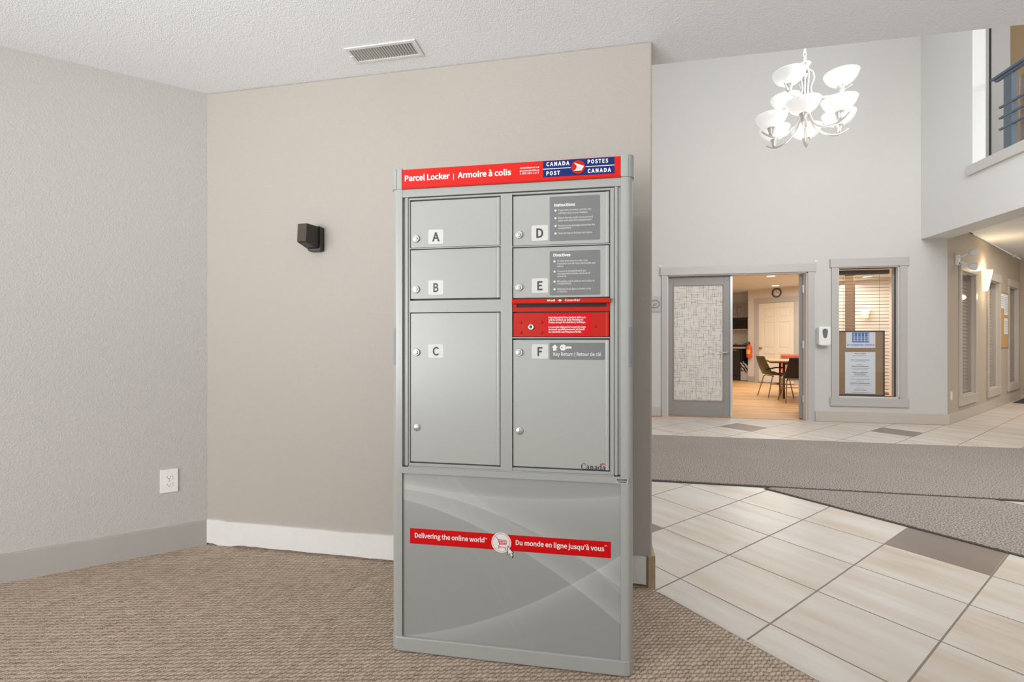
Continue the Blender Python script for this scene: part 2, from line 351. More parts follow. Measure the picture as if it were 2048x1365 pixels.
def disc(cx, cz, r, n=20): return [(cx+r*math.cos(2*math.pi*k/n), cz+r*math.sin(2*math.pi*k/n)) for k in range(n)]
def thing(name, label, cat, loc=(0, 0, 0), rotz=0, group=None):
    o = bpy.data.objects.new(name, None); COL.objects.link(o); o.empty_display_size = .1
    o.location = loc; o.rotation_euler = (0, 0, rotz); o['label'] = label; o['category'] = cat
    if group: o['group'] = group
    return o
def tag(o, label, cat, group=None):
    o['label'] = label; o['category'] = cat
    if group: o['group'] = group
    return o
def struct(name, mb, mats, label=None, cat=None, **k):
    o = mb.build(name, mats, kind='structure', **k)
    if label: o['label'] = label
    if cat: o['category'] = cat
    return o
def sempty(name, label, cat, loc, rotz):
    o = thing(name, label, cat, loc, rotz); o['kind'] = 'structure'; return o
def copy_tree(o, parent=None):
    c = o.copy(); COL.objects.link(c); c.parent = parent
    for ch in list(o.children): copy_tree(ch, c)
    return c

# ------------------------------------------------------------------ the setting
HC = 2.481                       # low ceiling
NB = 2.133                       # beige wall face
NF = 7.0                         # far wall face
WL = (-2.107, 2.133); WLR = math.radians(41.3)      # left wall runs up to its corner with the beige wall
CW = (4.58, 7.0); CWR = math.radians(45)            # corridor wall
KW = (4.6, 12.95); KWR = math.radians(-45)          # lounge door wall
FW = (0, NF)
def wall(name, mats, org, rot, x0, x1, z1, th, holes=(), z0=0, label=None, cat='wall'):
    mb = MB((org[0], org[1], 0), rot); xs = sorted({x0, x1} | {h[0] for h in holes} | {h[1] for h in holes})
    for a, b in zip(xs[:-1], xs[1:]):
        hs = sorted([h for h in holes if h[0] <= a+1e-6 and h[1] >= b-1e-6], key=lambda h: h[2]); z = z0
        for h in hs:
            if h[2] > z: mb.box(a, b, 0, th, z, h[2])
            z = h[3]
        mb.box(a, b, 0, th, z, z1)
    return struct(name, mb, mats, label, cat)

# floors
fl = MB(); fl.add([(-6, -4, 0), (12, -4, 0), (12, 7.06, 0), (-6, 7.06, 0)], [(0, 1, 2, 3)])
fl.add([(4.55, 7.06, 0), (12, 7.06, 0), (12, 14.51, 0)], [(0, 1, 2)])
struct('floor', fl, 'tile', 'cream square floor tiles laid diagonally with a few dark squares', 'floor')
# carpet: everything on the near side of the diagonal joint
ca = 1.662
cb = MB(); cz = .006
pc = [(ca*R2*1 - (-3.4)*R2, ca*R2 + (-3.4)*R2), (ca*R2-1.30*R2, ca*R2+1.30*R2), (.236, NB+.02), (-2.115, NB+.02), (-5.3, -.67), (-5.3, -3.9), (ca*R2+3.4*R2, -3.9)]
cb.prism(pc, .0005, cz)
struct('floor.001', cb, 'carpet', 'brown looped carpet under the parcel locker', 'carpet')
st = MB(); u = Vector((R2, -R2, 0)); v = Vector((R2, R2, 0)); s0 = v*ca-u*1.29; s1 = v*ca+u*3.4
q = [s0, s1, s1+v*.008, s0+v*.008]
st.prism([(p.x, p.y) for p in q], 0, .0085); struct('trim_1', st, 'nickel', 'thin metal strip between brown carpet and cream tiles', 'threshold strip')
lf = MB(); lf.add([(-1, 7.06, .001), (4.5, 7.06, .001), (9, 11.5, .001), (9, 16, .001), (-1, 16, .001)], [(0, 1, 2, 3, 4)])
struct('floor.002', lf, 'lam', 'honey oak laminate floor of the lounge behind the double door', 'floor')
# ceilings
struct('ceiling', MB().box(-6, 6, -4, 2.32, HC, 2.75), 'ceil', 'low white textured ceiling over the parcel locker', 'ceiling')
struct('ceiling.001', MB().box(-3, 9, 2.32, 10, 6.0, 6.1), 'ceil', 'high white ceiling of the lobby', 'ceiling')
cc = MB(); cc.add([(4.6, 1.0, 2.72), (12, 1.0, 2.72), (12, 14.4, 2.72), (4.6, 7.0, 2.72)], [(3, 2, 1, 0)])
cc.box(4.61, 12, 1.0, 6.9, 2.73, 2.95)
struct('ceiling.002', cc, 'ceil', 'white ceiling of the corridor under the gallery', 'ceiling')
kc = MB(); kc.prism([(-1, 7.13), (4.5, 7.13), (9, 11.6), (9, 16), (-1, 16)], 2.51, 2.6)
struct('ceiling.003', kc, 'wall_white', 'white lounge ceiling with pot lights', 'ceiling')
# walls
wall('wall_left', 'wall', WL, WLR, -4.2, 0.02, HC, .12, label='greige textured wall on the left with the power outlet')
wb = MB(); wb.box(-2.16, .243, NB, 2.30, 0, HC); struct('wall_back', wb, 'wall_back', 'beige wall behind the parcel locker', 'wall', bevel=.008)
# door opening, window opening in the far wall
dx0 = LOC(1334.7, 700, FW, 0)[0]; dx1 = LOC(1614.8, 700, FW, 0)[0]; dz = LOC(1334.7, 551.5, FW, 0)[1]
wx0 = LOC(1676, 700, FW, 0)[0]; wx1 = LOC(1798.5, 700, FW, 0)[0]; wz0 = LOC(1676, 794.8, FW, 0)[1]; wz1 = LOC(1676, 535.5, FW, 0)[1]
print('door', dx0, dx1, dz, 'win', wx0, wx1, wz0, wz1)
THF = .14
wall('wall_far', 'wall_far', FW, 0, -2.0, 4.58, 6.0, THF, [(dx0, dx1, 0, dz), (wx0, wx1, wz0, wz1)], label='tall pale grey wall across the lobby with the double door')
# corridor wall and its windows
def CP(px, py, yo=0): return LOC(px, py, CW, CWR, yo)
M['wall_cor'] = wall_paint('warm_beige_wall_paint', '#bcae9c', .2, 110)
cwin = []
for (a, b, top, bot) in ((1921, 1948.5, 543, 793), (1975.5, 1996.4, None, None), (2016.6, 2033.3, None, None)):
    x0, x1 = CP(a, 700)[0], CP(b, 700)[0]
    cwin.append((x0, x1))
cz1 = CP(1921, 542)[1]; cz0 = CP(1921, 793)[1]
print('corridor windows', cwin, cz0, cz1)
wall('wall_corridor', 'wall_cor', CW, CWR, 0, 5.6, 2.72, THF, [(a, b, cz0, cz1) for a, b in cwin], label='beige corridor wall with three narrow windows')
# corridor end, gallery, lounge walls
ce = CP(2040, 700)[0]; print('corridor end', ce)
cex, cey = CW[0]+ce*R2, CW[1]+ce*R2
wall('wall_corridor_end', 'wall_cor', (cex, cey), math.radians(-45), 0, 5, 2.72, .12, label='shaded wall closing the corridor at the far right')
# gallery front: parapet band, wall above it, ledge
gb = MB(); EG = 4.274
gb.box(EG, 4.61, 1.0, NF+.01, 2.49, 3.06)
gb.box(EG, EG+.13, 6.149, NF+.01, 3.06, 6.0)
struct('wall_gallery', gb, 'wall_white', 'smooth white gallery front high above the lobby', 'wall')
lg = MB(); lg.box(EG-.03, EG+.36, 1.0, 6.20, 3.05, 3.165); struct('trim_2', lg, 'railw', 'pale ledge board along the gallery opening', 'ledge', bevel=.004)
gi = MB(); gi.box(EG+.13, 5.285, NF, NF+.12, 2.75, 6.0); gi.box(5.16, 5.285, NF+.12, 7.6, 2.75, 6.0)
struct('wall_upper', gi, 'wall', 'light wall of the upper hallway behind the gallery railing', 'wall')
M['brownwall'] = wall_paint('tan_upper_wall_paint', '#a58d6b', .1)
gw = MB(); gw.box(5.285, 9.6, 7.6, 8.1, 2.75, 6.0); struct('wall_upper_tan', gw, 'brownwall', 'tan wall deeper in the upper hallway', 'wall')
gf = MB(); gf.box(4.62, 9.6, 1.0, 9.0, 2.96, 3.0); struct('floor.003', gf, 'wall_white', 'floor slab of the gallery', 'floor')
gp = MB(); gp.box(5.054, 5.068, NF-.012, NF, 3.0, 6.0); struct('trim_3', gp, 'dk', 'narrow dark strip in the corner of the gallery opening', 'trim')
# lounge walls (left kitchen niche + door wall)
kx_c = LOC(1496, 700, KW, KWR)[0]; kd0 = LOC(1516.5, 700, KW, KWR)[0]; kd1 = LOC(1589.5, 700, KW, KWR)[0]; kdz = LOC(1517, 606.5, KW, KWR)[1]
print('lounge', kx_c, kd0, kd1, kdz)
kdz = 2.14
M['cream'] = wall_paint('cream_lounge_wall_paint', '#ddd3c6', .05)
wall('wall_lounge', 'cream', KW, KWR, kx_c, 4.0, 2.51, .12, [(kd0, kd1, 0, kdz)], label='cream lounge wall with the six panel door')
nb = MB((KW[0], KW[1], 0), KWR); nb.box(kx_c-3, kx_c+.12, .66, .76, 0, 2.51); nb.box(kx_c, kx_c+.12, .12, .76, 0, 2.51)
struct('wall_kitchen', nb, 'cream', 'cream wall of the kitchen niche', 'wall')
lb = MB(); lb.box(.2, .3, 7.2, 16, 0, 2.51); struct('wall_lounge_left', lb, 'cream', 'left side wall of the lounge', 'wall')
# pillar in the lounge seen through the lobby window
M['brownpil'] = mat('brown_wood_panel', '#7a5a35', .5)

def baseboard(name, org, rot, x0, x1, h, m, label, th=.014, y=0):
    mb = MB((org[0], org[1], 0), rot); mb.box(x0, x1, y-th, y+.001, 0.002, h); return struct(name, mb, m, label, 'baseboard', bevel=.002)
baseboard('baseboard_left', WL, WLR, -4.2, -.0, .137, 'base', 'grey baseboard along the left wall')
# bare board behind the locker, with chipped paint edge and crumbs
rb = MB(); n = 60; x0, x1 = -2.10, .215; top = []; bot = []
for i in range(n+1):
    x = x0+(x1-x0)*i/n; k = i/n
    t = .140+random.uniform(-.0006, .0006)+(.004*math.sin(k*31)*(.3 < k < .62))+(.004 if k < .05 else 0)-(.003 if .4 < k < .47 else 0)
    b = .018+random.uniform(-.002, .002)-(.010 if (.02 < k < .07) else 0)+(.006 if .9 < k < .94 else 0); top.append((x, t)); bot.append((x, b))
rb.prism(bot+top[::-1], NB-.012, NB+.001, 'y')
bbk = struct('baseboard_back', rb, 'rawbase', 'bare white baseboard strip with chipped edges behind the locker', 'baseboard')
dk = MB(); dk.box(x0, x1, NB-.004, NB+.001, .006, .03); dk.build('gap_shadow_strip', 'grit', bbk)
cr = MB()
for i in range(150):
    x = random.uniform(-2.05, .2); y = NB-.016-abs(random.gauss(0, .012)); r = random.uniform(.001, .004)
    if random.random() < .35: x = random.gauss(-1.85, .08)
    cr.add([(x-r, y-r, .006), (x+r, y-r*.5, .006), (x+r*.3, y+r, .006), (x, y, .006+r*1.1)], [(0, 1, 3), (1, 2, 3), (2, 0, 3), (0, 2, 1)])
o = cr.build('plaster_crumbs', 'grit'); tag(o, 'plaster crumbs scattered on the carpet along the bare white baseboard', 'debris'); o['kind'] = 'stuff'
we = MB(); we.box(.225, .236, NB-.016, 2.30, .006, .148); we.box(.236, .256, NB-.012, 2.31, .0, .150, 1)
struct('baseboard_end', we, ['wood_end', 'wood_end'], 'raw tan wood end piece at the corner of the beige wall', 'baseboard', bevel=.001)
fx_d0 = LOC(1321, 700, FW, 0)[0]; fx_d1 = LOC(1629.4, 700, FW, 0)[0]
baseboard('baseboard_far', FW, 0, fx_d1+.002, 4.594, .140, 'base_tan', 'greige baseboard under the lobby window')
baseboard('baseboard_far_left', FW, 0, -1.9, fx_d0-.002, .140, 'base_tan', 'greige baseboard left of the double door')
baseboard('baseboard_corridor', CW, CWR, .0, ce, .140, 'base_tan', 'greige baseboard along the corridor wall')
baseboard('baseboard_corridor_end', (cex, cey), math.radians(-45), 0, 5, .140, 'base_tan', 'baseboard at the end of the corridor')
baseboard('baseboard_lounge', KW, KWR, kx_c, kd0-.10, .15, 'base', 'grey baseboard beside the lounge door')

# casings -----------------------------------------------------------
def casing(root, x0, x1, z0, z1, w, hh, over, sill, th, mats=('trim', 'trim_white'), depth=.14, part='casing'):
    """trim round an opening (local x, z), wall face at y=0; reveal lining goes back to depth"""
    f = MB(); f.box(x0-w, x0, -th, 0, (z0 if not sill else z0), z1); f.box(x1, x1+w, -th, 0, z0, z1)
    f.box(x0-w-over, x1+w+over, -th-.008, 0, z1, z1+hh)
    if sill: f.box(x0-w-over, x1+w+over, -th-.008, 0, z0-hh, z0)
    f.build(part, mats[0], root, bevel=.003)
    j = MB(); t = .012
    j.box(x0, x0+t, -.002, depth, z0, z1); j.box(x1-t, x1, -.002, depth, z0, z1); j.box(x0, x1, -.002, depth, z1-t, z1)
    if sill: j.box(x0, x1, -.002, depth, z0, z0+t)
    j.build('jamb', mats[1], root)
# double door: frame belongs to door_1
d1 = sempty('door_1', 'closed grey double-door leaf with cream crosshatched glass under a wide grey casing', 'door', (0, NF, 0), 0)
casing(d1, dx0, dx1, 0, dz, .083, .118, .02, False, .02)
xl0 = LOC(1334.7, 700, FW, 0, .075)[0]; LX0 = dx0+.014; LX1 = LOC(1460, 700, FW, 0, .075)[0]; LT = dz-.016; LY = .075
gx0, gz1 = LOC(1347, 571, FW, 0, LY); gx1, gz0 = LOC(1447.5, 803.5, FW, 0, LY)
print('leaf', LX0, LX1, 'glass', gx0, gx1, gz0, gz1)
lf = MB(); lf.box(LX0, gx0, LY, LY+.045, .012, LT); lf.box(gx1, LX1, LY, LY+.045, .012, LT)
lf.box(gx0, gx1, LY, LY+.045, gz1, LT); lf.box(gx0, gx1, LY, LY+.045, .012, gz0)
lf.build('door_leaf', 'leaf', d1, bevel=.002)
fr = MB(); b = .008
for a in ((gx0-b, gx0+b, gz0-b, gz1+b), (gx1-b, gx1+b, gz0-b, gz1+b)): fr.box(a[0], a[1], LY-.006, LY, a[2], a[3])
for a in ((gz0-b, gz0+b), (gz1-b, gz1+b)): fr.box(gx0+b, gx1-b, LY-.006, LY, a[0], a[1])
fr.build('glazing_bead', 'leaf', d1)
MB().box(gx0, gx1, LY+.012, LY+.02, gz0, gz1).build('glass_panel', 'pane', d1)
MB().box(LX1, LX1+.032, LY-.012, LY+.05, .012, LT).build('astragal', 'alu', d1, bevel=.002)
hx, hz = LOC(1454, 705.5, FW, 0, LY)
h = MB(); h.lathe([(.028, 0), (.028, .008), (.012, .010), (.012, .035)], (hx, LY, hz), 20, axis='y-')
h.tube([(hx, LY-.03, hz), (hx-.02, LY-.045, hz), (hx-.06, LY-.047, hz+.002), (hx-.115, LY-.044, hz+.001)], [.012, .011, .009, .007], 10)
h.build('lever_handle', 'nickel', d1)
# open leaf, swung far back into the lounge
RH = dx1-.016
d2 = sempty('door_2', 'open grey double-door leaf seen edge on at the right jamb', 'door', (RH, NF+.115, 0), math.radians(68))
LW = LX1-LX0
MB().box(0, LW, .0, .045, .012, LT).build('door_leaf', 'leaf', d2, bevel=.002)
for zz in (.30, 1.07, 1.86):
    MB().box(-.028, .006, -.055, .0, zz-.055, zz+.055).lathe([(.008, -.055), (.008, .055)], (-.012, -.012, zz), 10).build('hinge', 'alu', d2)
# threshold
struct('trim_4', MB().box(dx0, dx1, 7.02, 7.08, 0, .004), 'wood_end', 'wooden threshold strip under the double door', 'threshold strip')
# hooks over the casing corners
for k, (px, py, lb) in enumerate(((1319.5, 533, 'tiny white adhesive hook above the left end of the door casing'), (1632, 523.5, 'tiny white adhesive hook above the right end of the door casing'))):
    x, z = LOC(px, py, FW, 0); hk = MB(); hk.box(x-.012, x+.012, -.004+NF, NF, z-.012, z+.016); hk.tube([(x, NF-.004, z-.004), (x, NF-.016, z-.008), (x, NF-.018, z+.004)], .003, 6)
    tag(hk.build('wall_hook', 'white'), lb, 'hook')

# lobby window ---------------------------------------------------------
w1 = sempty('window_1', 'lobby window in a wide grey casing right of the double door', 'window', (0, NF, 0), 0)
casing(w1, wx0, wx1, wz0, wz1, .085, .118, .02, True, .02)
MB().box(wx0+.012, wx1-.012, .055, .061, wz0+.012, wz1-.012).build('glass_pane', 'glass', w1)
M['beadk'] = mat('dark_glazing_bead', '#57524c', .5)
gbd = MB()
for a in ((wx0+.012, wx0+.022), (wx1-.022, wx1-.012)): gbd.box(a[0], a[1], .046, .07, wz0+.012, wz1-.012)
for a in ((wz0+.012, wz0+.022), (wz1-.022, wz1-.012)): gbd.box(wx0+.022, wx1-.022, .046, .07, a[0], a[1])
gbd.build('glazing_bead', 'beadk', w1)
def blind(name, label, loc, rot, x0, x1, z0, z1, y, pitch, tilt, m, hm, depth=.045, group=None, th_=.003):
    t = thing(name, label, 'blind', loc, rot, group)
    MB().box(x0, x1, y-.02, y+.03, z1-.06, z1).build('headrail', hm, t)
    s = MB(); z = z1-.06-pitch; c, sn = math.cos(tilt)*depth/2, math.sin(tilt)*depth/2
    while z > z0+.03:
        s.prism([(y-c+.005, z-sn), (y+c+.005, z+sn), (y+c+.005, z+sn+th_), (y-c+.005, z-sn+th_)], x0+.004, x1-.004, 'x'); z -= pitch
    s.build('slats', m, t)
    MB().box(x0+.004, x1-.004, y-.018, y+.026, z0+.005, z0+.025).build('bottom_rail', m, t)
    cd_ = MB()
    for k in (.18, .82):
        xx = x0+(x1-x0)*k; cd_.box(xx-.0012, xx+.0012, y-.022, y-.0205, z0+.02, z1-.05)
    cd_.build('ladder_cord', hm, t); return t
M['slat'] = mat('shade_toned_slats', '#7d6852', .5); M['headr'] = mat('brown_headrail', '#4e4032', .5)  # dark slat tone carries the shade of slat edges seen unlit
M['slatg'] = mat('pale_grey_slats', '#dcd8d6', .5)
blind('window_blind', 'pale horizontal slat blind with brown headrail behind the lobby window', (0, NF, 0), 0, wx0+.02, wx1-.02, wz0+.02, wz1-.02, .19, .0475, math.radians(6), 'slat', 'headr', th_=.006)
# notice board propped behind the glass
def FP(px, py, yo): return LOC(px, py, FW, 0, yo)
by = .075; bx1, bz1 = FP(1769.8, 661.5, by); bz0 = wz0+.014; bx0 = wx0+.014
nbd = thing('notice_board', 'tan notice board with brown frame and two printed sheets leaning inside the lobby window', 'notice board', ((bx0+bx1)/2, NF+by, bz0), 0)
ox, oz = (bx0+bx1)/2, bz0
MB().box(bx0-ox+.01, bx1-ox-.01, .004, .016, .01, bz1-oz-.01).build('backing', 'board', nbd)
f = MB(); fw = .022
f.box(bx0-ox, bx1-ox, 0, .02, bz1-oz-fw, bz1-oz); f.box(bx0-ox, bx1-ox, 0, .02, 0, fw); f.box(bx1-ox-fw, bx1-ox, 0, .02, fw, bz1-oz-fw); f.box(bx0-ox, bx0-ox+.006, 0, .02, fw, bz1-oz-fw)
f.build('frame', 'brownframe', nbd)
def sheet(a, b, c, d): 
    x0, z1 = FP(a, b, by); x1, z0 = FP(c, d, by); return x0-ox, x1-ox, z0-oz, z1-oz
x0, x1, z0, z1 = sheet(1692.4, 665, 1751, 696.3); z1 = min(z1, bz1-oz-fw)
hd = MB(); hd.box(x0, x1, .0035, .005, z0, z1)
cx = (x0+x1)/2; bw = .105; bt = z0+.075; bh = z1-.004
hd.box(cx-bw, cx+bw, .0030, .0035, bt, bh, 1)
for k in range(5):                                        # plain white strokes in the blue print
    xx = cx-bw+.02+k*.043; hd.box(xx, xx+.010, .0026, .0030, bt+.012, bh-.01, 0)
for k in range(3): hd.box(cx-bw+.012, cx+bw-.012, .0026, .0030, bt+.022+k*.026, bt+.028+k*.026, 0)
hd.text('UP COMMING EVENTS', x0+.012, x1-.012, z0+.028, .024, .0030, 1, bold=.01)
hd.build('heading_sheet', ['paper', 'bluepr'], nbd, label='white sheet with a blue print and blue heading')
x0, x1, z0, z1 = sheet(1690.5, 704.4, 1751, 788.5); ls = MB(); ls.box(x0, x1, .0035, .005, z0, z1)
M['inkline'] = mat('grey_print', '#7d828a', .6); M['inkdark'] = mat('dark_print', '#4f545c', .6)
H_ = z1-z0
for fr_, wd, k in ((.04, .38, 1), (.085, .46, 0), (.195, .62, 1), (.235, .40, 0), (.30, .22, 0), (.345, .56, 1), (.39, .6, 0), (.425, .5, 0), (.49, .5, 1), (.53, .36, 1), (.56, .4, 0), (.595, .6, 0), (.655, .6, 0), (.70, .28, 0), (.75, .66, 1), (.795, .68, 0), (.87, .28, 0), (.915, .42, 1), (.97, .55, 0)):
    z = z1-fr_*H_; hw = (x1-x0)*wd/2; t = -hw
    while t < hw:
        l = random.uniform(.006, .022); ls.box((x0+x1)/2+t, (x0+x1)/2+min(t+l, hw), .0030, .0035, z-(.0045 if k else .0028), z+(.0045 if k else .0028), 2 if k else 1); t += l+.005
ls.build('list_sheet', ['paper', 'inkline', 'inkdark'], nbd, label='white sheet of closely printed lines')
# brown post and a sconce inside the lounge, seen between the slats
def AT(px, py, depth):                                    # point at a given distance along the camera axis
    d = ray(px, py); return Vector((0, 0, CAMH))+d*depth
p = AT(1700, 640, 9.2); pc_ = MB(); pc_.box(-.07, .07, -.07, .07, 0, 2.51)
struct('wall_lounge_post', pc_, 'brownpil', 'brown post inside the lounge behind the blind', 'post', loc=(p.x, p.y, 0), rotz=math.radians(-38))
# corridor windows ----------------------------------------------------
for i, (a, b) in enumerate(cwin):
    wd = sempty('window_%d' % (i+2), ['narrow corridor window nearest the lobby, under the emergency light', 'narrow corridor window between the wall sconce and the cork board', 'narrow corridor window farthest along, right of the cork board'][i], 'window', (CW[0], CW[1], 0), CWR)
    casing(wd, a, b, cz0, cz1, .09, .13, .015, True, .022, mats=('base_tan', 'base_tan'))
    MB().box(a+.012, b-.012, .03, .036, cz0+.012, cz1-.012).build('glass_pane', 'glass', wd)
    blind('window_blind', ['grey slat blind inside the corridor window nearest the lobby', 'grey slat blind inside the corridor window right of the sconce', 'grey slat blind inside the farthest corridor window'][i], (CW[0], CW[1], 0), CWR, a+.02, b-.02, cz0+.02, cz1-.02, .068, .052, math.radians(50), 'slatg', 'headr', group=None)
# ------------------------------------------------------------------ parcel locker
LA = Vector((-.7287, 1.5191, 0)); LR = math.radians(1.52); LWD = .8457
def LP(px, py, d=0.0):
    x, z = LOC(px, py, (LA.x, LA.y), LR, d); return x-LWD/2, z
base = LA+Vector((math.cos(LR), math.sin(LR), 0))*(LWD/2)
lk = thing('parcel_locker', 'tall grey metal parcel locker with red sign header and lettered doors standing on the carpet', 'parcel locker', (base.x, base.y, .006), LR)
lk0 = .006
def PX(px, py, d=0.0): x, z = LP(px, py, d); return x, z-lk0
HW = LWD/2; DP = .44; ZT = 1.728
LB = MB().box(-HW+.035, HW-.035, .06, DP, .02, ZT-.03); LB.box(-HW+.006, HW-.006, .05, DP, .02, ZT-.03)
LB.build('body', 'loc', lk)
def column(sx):
    r = .024; w = .041
    pts = [(w, .0), (r, .0)]+[(r-r*math.sin(math.radians(t)), r-r*math.cos(math.radians(t))) for t in (15, 30, 45, 60, 75, 90)]+[(0, .075), (w, .075)]
    return [((-HW+x) if sx < 0 else (HW-x), y) for x, y in pts]
hz0 = PX(798.5, 379)[1]; hzt = ZT
zpl = PX(782, 1271)[1]
print('header z0', hz0, 'plinth top', zpl)
for sx in (-1, 1):
    c = MB().prism(column(sx), zpl, hz0+.01); col = c.build('column', 'loc', lk, bevel=.0006)
    r = .0245
    pp = [(r-r*1.03*math.sin(math.radians(t)), r-r*1.03*math.cos(math.radians(t))) for t in (20, 35, 50, 65, 80, 90)]
    pp = pp+[(pp[-1][0], .05), (pp[-1][0]+.002, .05)]+[(x+.0015, y+.0012) for x, y in pp[::-1]]
    zz0 = PX(1265, 735)[1]; zz1 = PX(1265, 655)[1]
    MB().prism([((-HW+x) if sx < 0 else (HW-x), y) for x, y in pp], zz0, zz1).build('reflector_strip', 'refl', col, label='darker grey strip on the column')
# plinth
pl = MB(); r = .03
pts = [(-HW-.002, .08)]+[(-HW-.002+r-r*math.cos(math.radians(t)), -.004+r-r*math.sin(math.radians(t))) for t in (0, 30, 60, 90)]
pts = pts+[(-x, y) for x, y in pts[::-1]]
pts2 = [(x, y) for x, y in pts]+[(HW+.002, DP), (-HW-.002, DP)]
pl.prism(pts2, .004, zpl); pl.build('plinth', 'loc', lk, bevel=.004)
# header: caps and sign
capb = hz0
for sx in (-1, 1):
    r = .028; w = .041
    p = [(w, -.004), (r-.004, -.004)]+[(r-.004-r*math.sin(math.radians(t)), -.004+r-r*math.cos(math.radians(t))) for t in (15, 30, 45, 60, 75, 90)]+[(-.004, .10), (w, .10)]
    c = MB().prism([((-HW+x) if sx < 0 else (HW-x), y) for x, y in p], capb, hzt+.004)
    c.box((-HW+.018) if sx < 0 else (HW-.018), (-HW+.021) if sx < 0 else (HW-.021), -.0055, -.003, capb, hzt+.003)
    c.build('end_cap', 'loc', lk, bevel=.0008)
sxl, sxr = -HW+.041, HW-.041
szt, szb = hzt-.001, hz0-.002
SG = MB().box(sxl, sxr, -.002, .09, szb, szt)
SG.box(sxl, sxr, -.006, -.002, szb, szb+.005, 1)
sgn = SG.build('header_sign', ['redsign', 'red'], lk, bevel=.001)
def TXT(mb, t, pl_, pr_, pyb, cap, y=-.0022, m=0, bold=0, d=0.0):
    x0, z = PX(pl_, pyb, d); x1, _ = PX(pr_, pyb, d); _, z2 = PX(pl_, pyb-cap, d); mb.text(t, x0, x1, z, z2-z, y, m, bold)
L = MB(); Y = -.0026
TXT(L, 'Parcel Locker', 810, 899.8, 363.2, 11.3, Y, 0, .012); TXT(L, 'Armoire à colis', 915.8, 1022.4, 356.8, 11.3, Y, 0, .012)
x, z = PX(907.5, 359); L.box(x-.0008, x+.0008, Y, Y+.0003, z-.003, z+.020)
for t, yb in (('canadapost.ca', 338.6), ('postescanada.ca', 344.3), ('1 800 267-1177', 349.9)): TXT(L, t, 1040, 1078.3, yb, 3.4, Y, 0, .006)
bx0, bz1 = PX(1086.2, 323); bx1 = PX(1228.8, 314)[0]; bz0 = PX(1086.2, 355.5)[1]; bz1 = PX(1086.2, 323.3)[1]
L.box(bx0, bx1, -.0026, -.002, bz0, bz1, 1)
zc = (bz0+bz1)/2; Y = -.0030
cx = PX(1156.3, 335)[0]; L.box(bx0, bx1, Y, Y+.0003, zc-.0012, zc+.0012, 0)
L.prism(disc(cx, zc, .0245, 32), Y-.0006, Y, 'y', 1); L.prism(disc(cx, zc, .0228, 32), Y-.0009, Y-.0006, 'y', 2)
# the winged arrow in the roundel
k = .0195; wing = [(-.75, .82), (1.02, .12), (.55, -.62), (-.80, -.62), (-.42, -.38), (-.20, .18)]
L.prism([(cx+a*k, zc+b*k) for a, b in wing], Y-.0013, Y-.0009, 'y', 0)
for b in (-.05, -.20, -.35): L.box(cx-.38*k, cx+.50*k, Y-.0016, Y-.0013, zc+b*k, zc+(b+.035)*k, 2)
capm = (bz1-bz0)*.235
def TL(t, a, b, z): L.text(t, PX(a, 335)[0], PX(b, 335)[0], z, capm, Y, 0, .018)
TL('C A N A D A', 1092.8, 1139, zc+.010); TL('P O S T', 1092.8, 1120, zc-.021); TL('P O S T E S', 1175.3, 1216.2, zc+.010); TL('C A N A D A', 1175.3, 1222, zc-.021)
L.build('sign_lettering', ['txtw', 'blue', 'red'], sgn)
# frame: rails and jambs
ax0 = PX(806, 500)[0]
frm = MB()
xin0, xin1 = PX(819.8, 600, .006)[0], PX(1220.6, 600, .006)[0]
xm0, xm1 = PX(1001.5, 600, .006)[0], PX(1024.6, 600, .006)[0]
ztd = PX(821, 401)[1]; zbd = PX(821.5, 926)[1]; zfr = PX(806, 395)[1]; zrb = PX(797, 946.5)[1]; zrt = PX(815, 933)[1]
print('door z', ztd, zbd, 'frame', zfr, zrt, zrb)
frm.box(-HW+.041, HW-.041, .001, .06, zfr, hz0)               # top rail
frm.box(-HW+.030, HW-.030, -.001, .06, zrb, zrt-.0035)         # rail under the doors
for s in (-1, 1):
    def bx(a, b, y, z0=zrt, z1=zfr): frm.box(s*a, s*b, y, .06, z0, z1)
    bx(HW-.041, HW-.0505, .012); bx(HW-.0505, HW-.0605, .005); bx(HW-.0605, HW-.0625, .014)
frm.box(-HW+.0625, xin0, .006, .06, zrt, zfr-.003); frm.box(xin1, HW-.0625, .006, .06, zrt, zfr-.003)
frm.box(xin0, xin1, .006, .06, ztd+.0025, zfr-.003); frm.box(xin0, xin1, .006, .06, zrt, zbd-.0025)
frm.box(xm0, xm1, .003, .06, zrt-.002, zfr-.006)
zp1, zp0 = PX(821, 601.5)[1], PX(821, 626)[1]
frm.box(xin0, xm0, .006, .06, zp0+.001, zp1)
frm.box(-HW+.0625, HW-.0625, .001, .014, zrt-.0035, zrt+.0)  # lip
frm.build('frame', 'locj', lk, bevel=.0009)
gp_ = MB(); gp_.box(-HW+.042, HW-.042, .022, .058, zrt, zfr); gp_.build('inner_lining', 'groove', lk)
def door(x0, x1, z0, z1, mname='loc', y=.009, name='compartment_door'):
    g = .0022; a, b, c, d = x0+g, x1-g, z0+g, z1-g; mb = MB(); mb.box(a, b-.014, y, y+.014, c, d)
    arc = [(b-.014, y+.014), (b-.014, y)]+[(b-.007-.007*math.cos(math.radians(t)), y+.001-.0035*math.sin(math.radians(t))) for t in range(0, 181, 30)]+[(b, y+.014)]
    mb.prism(arc, c, d); return mb.build(name, mname, lk, bevel=.0006)
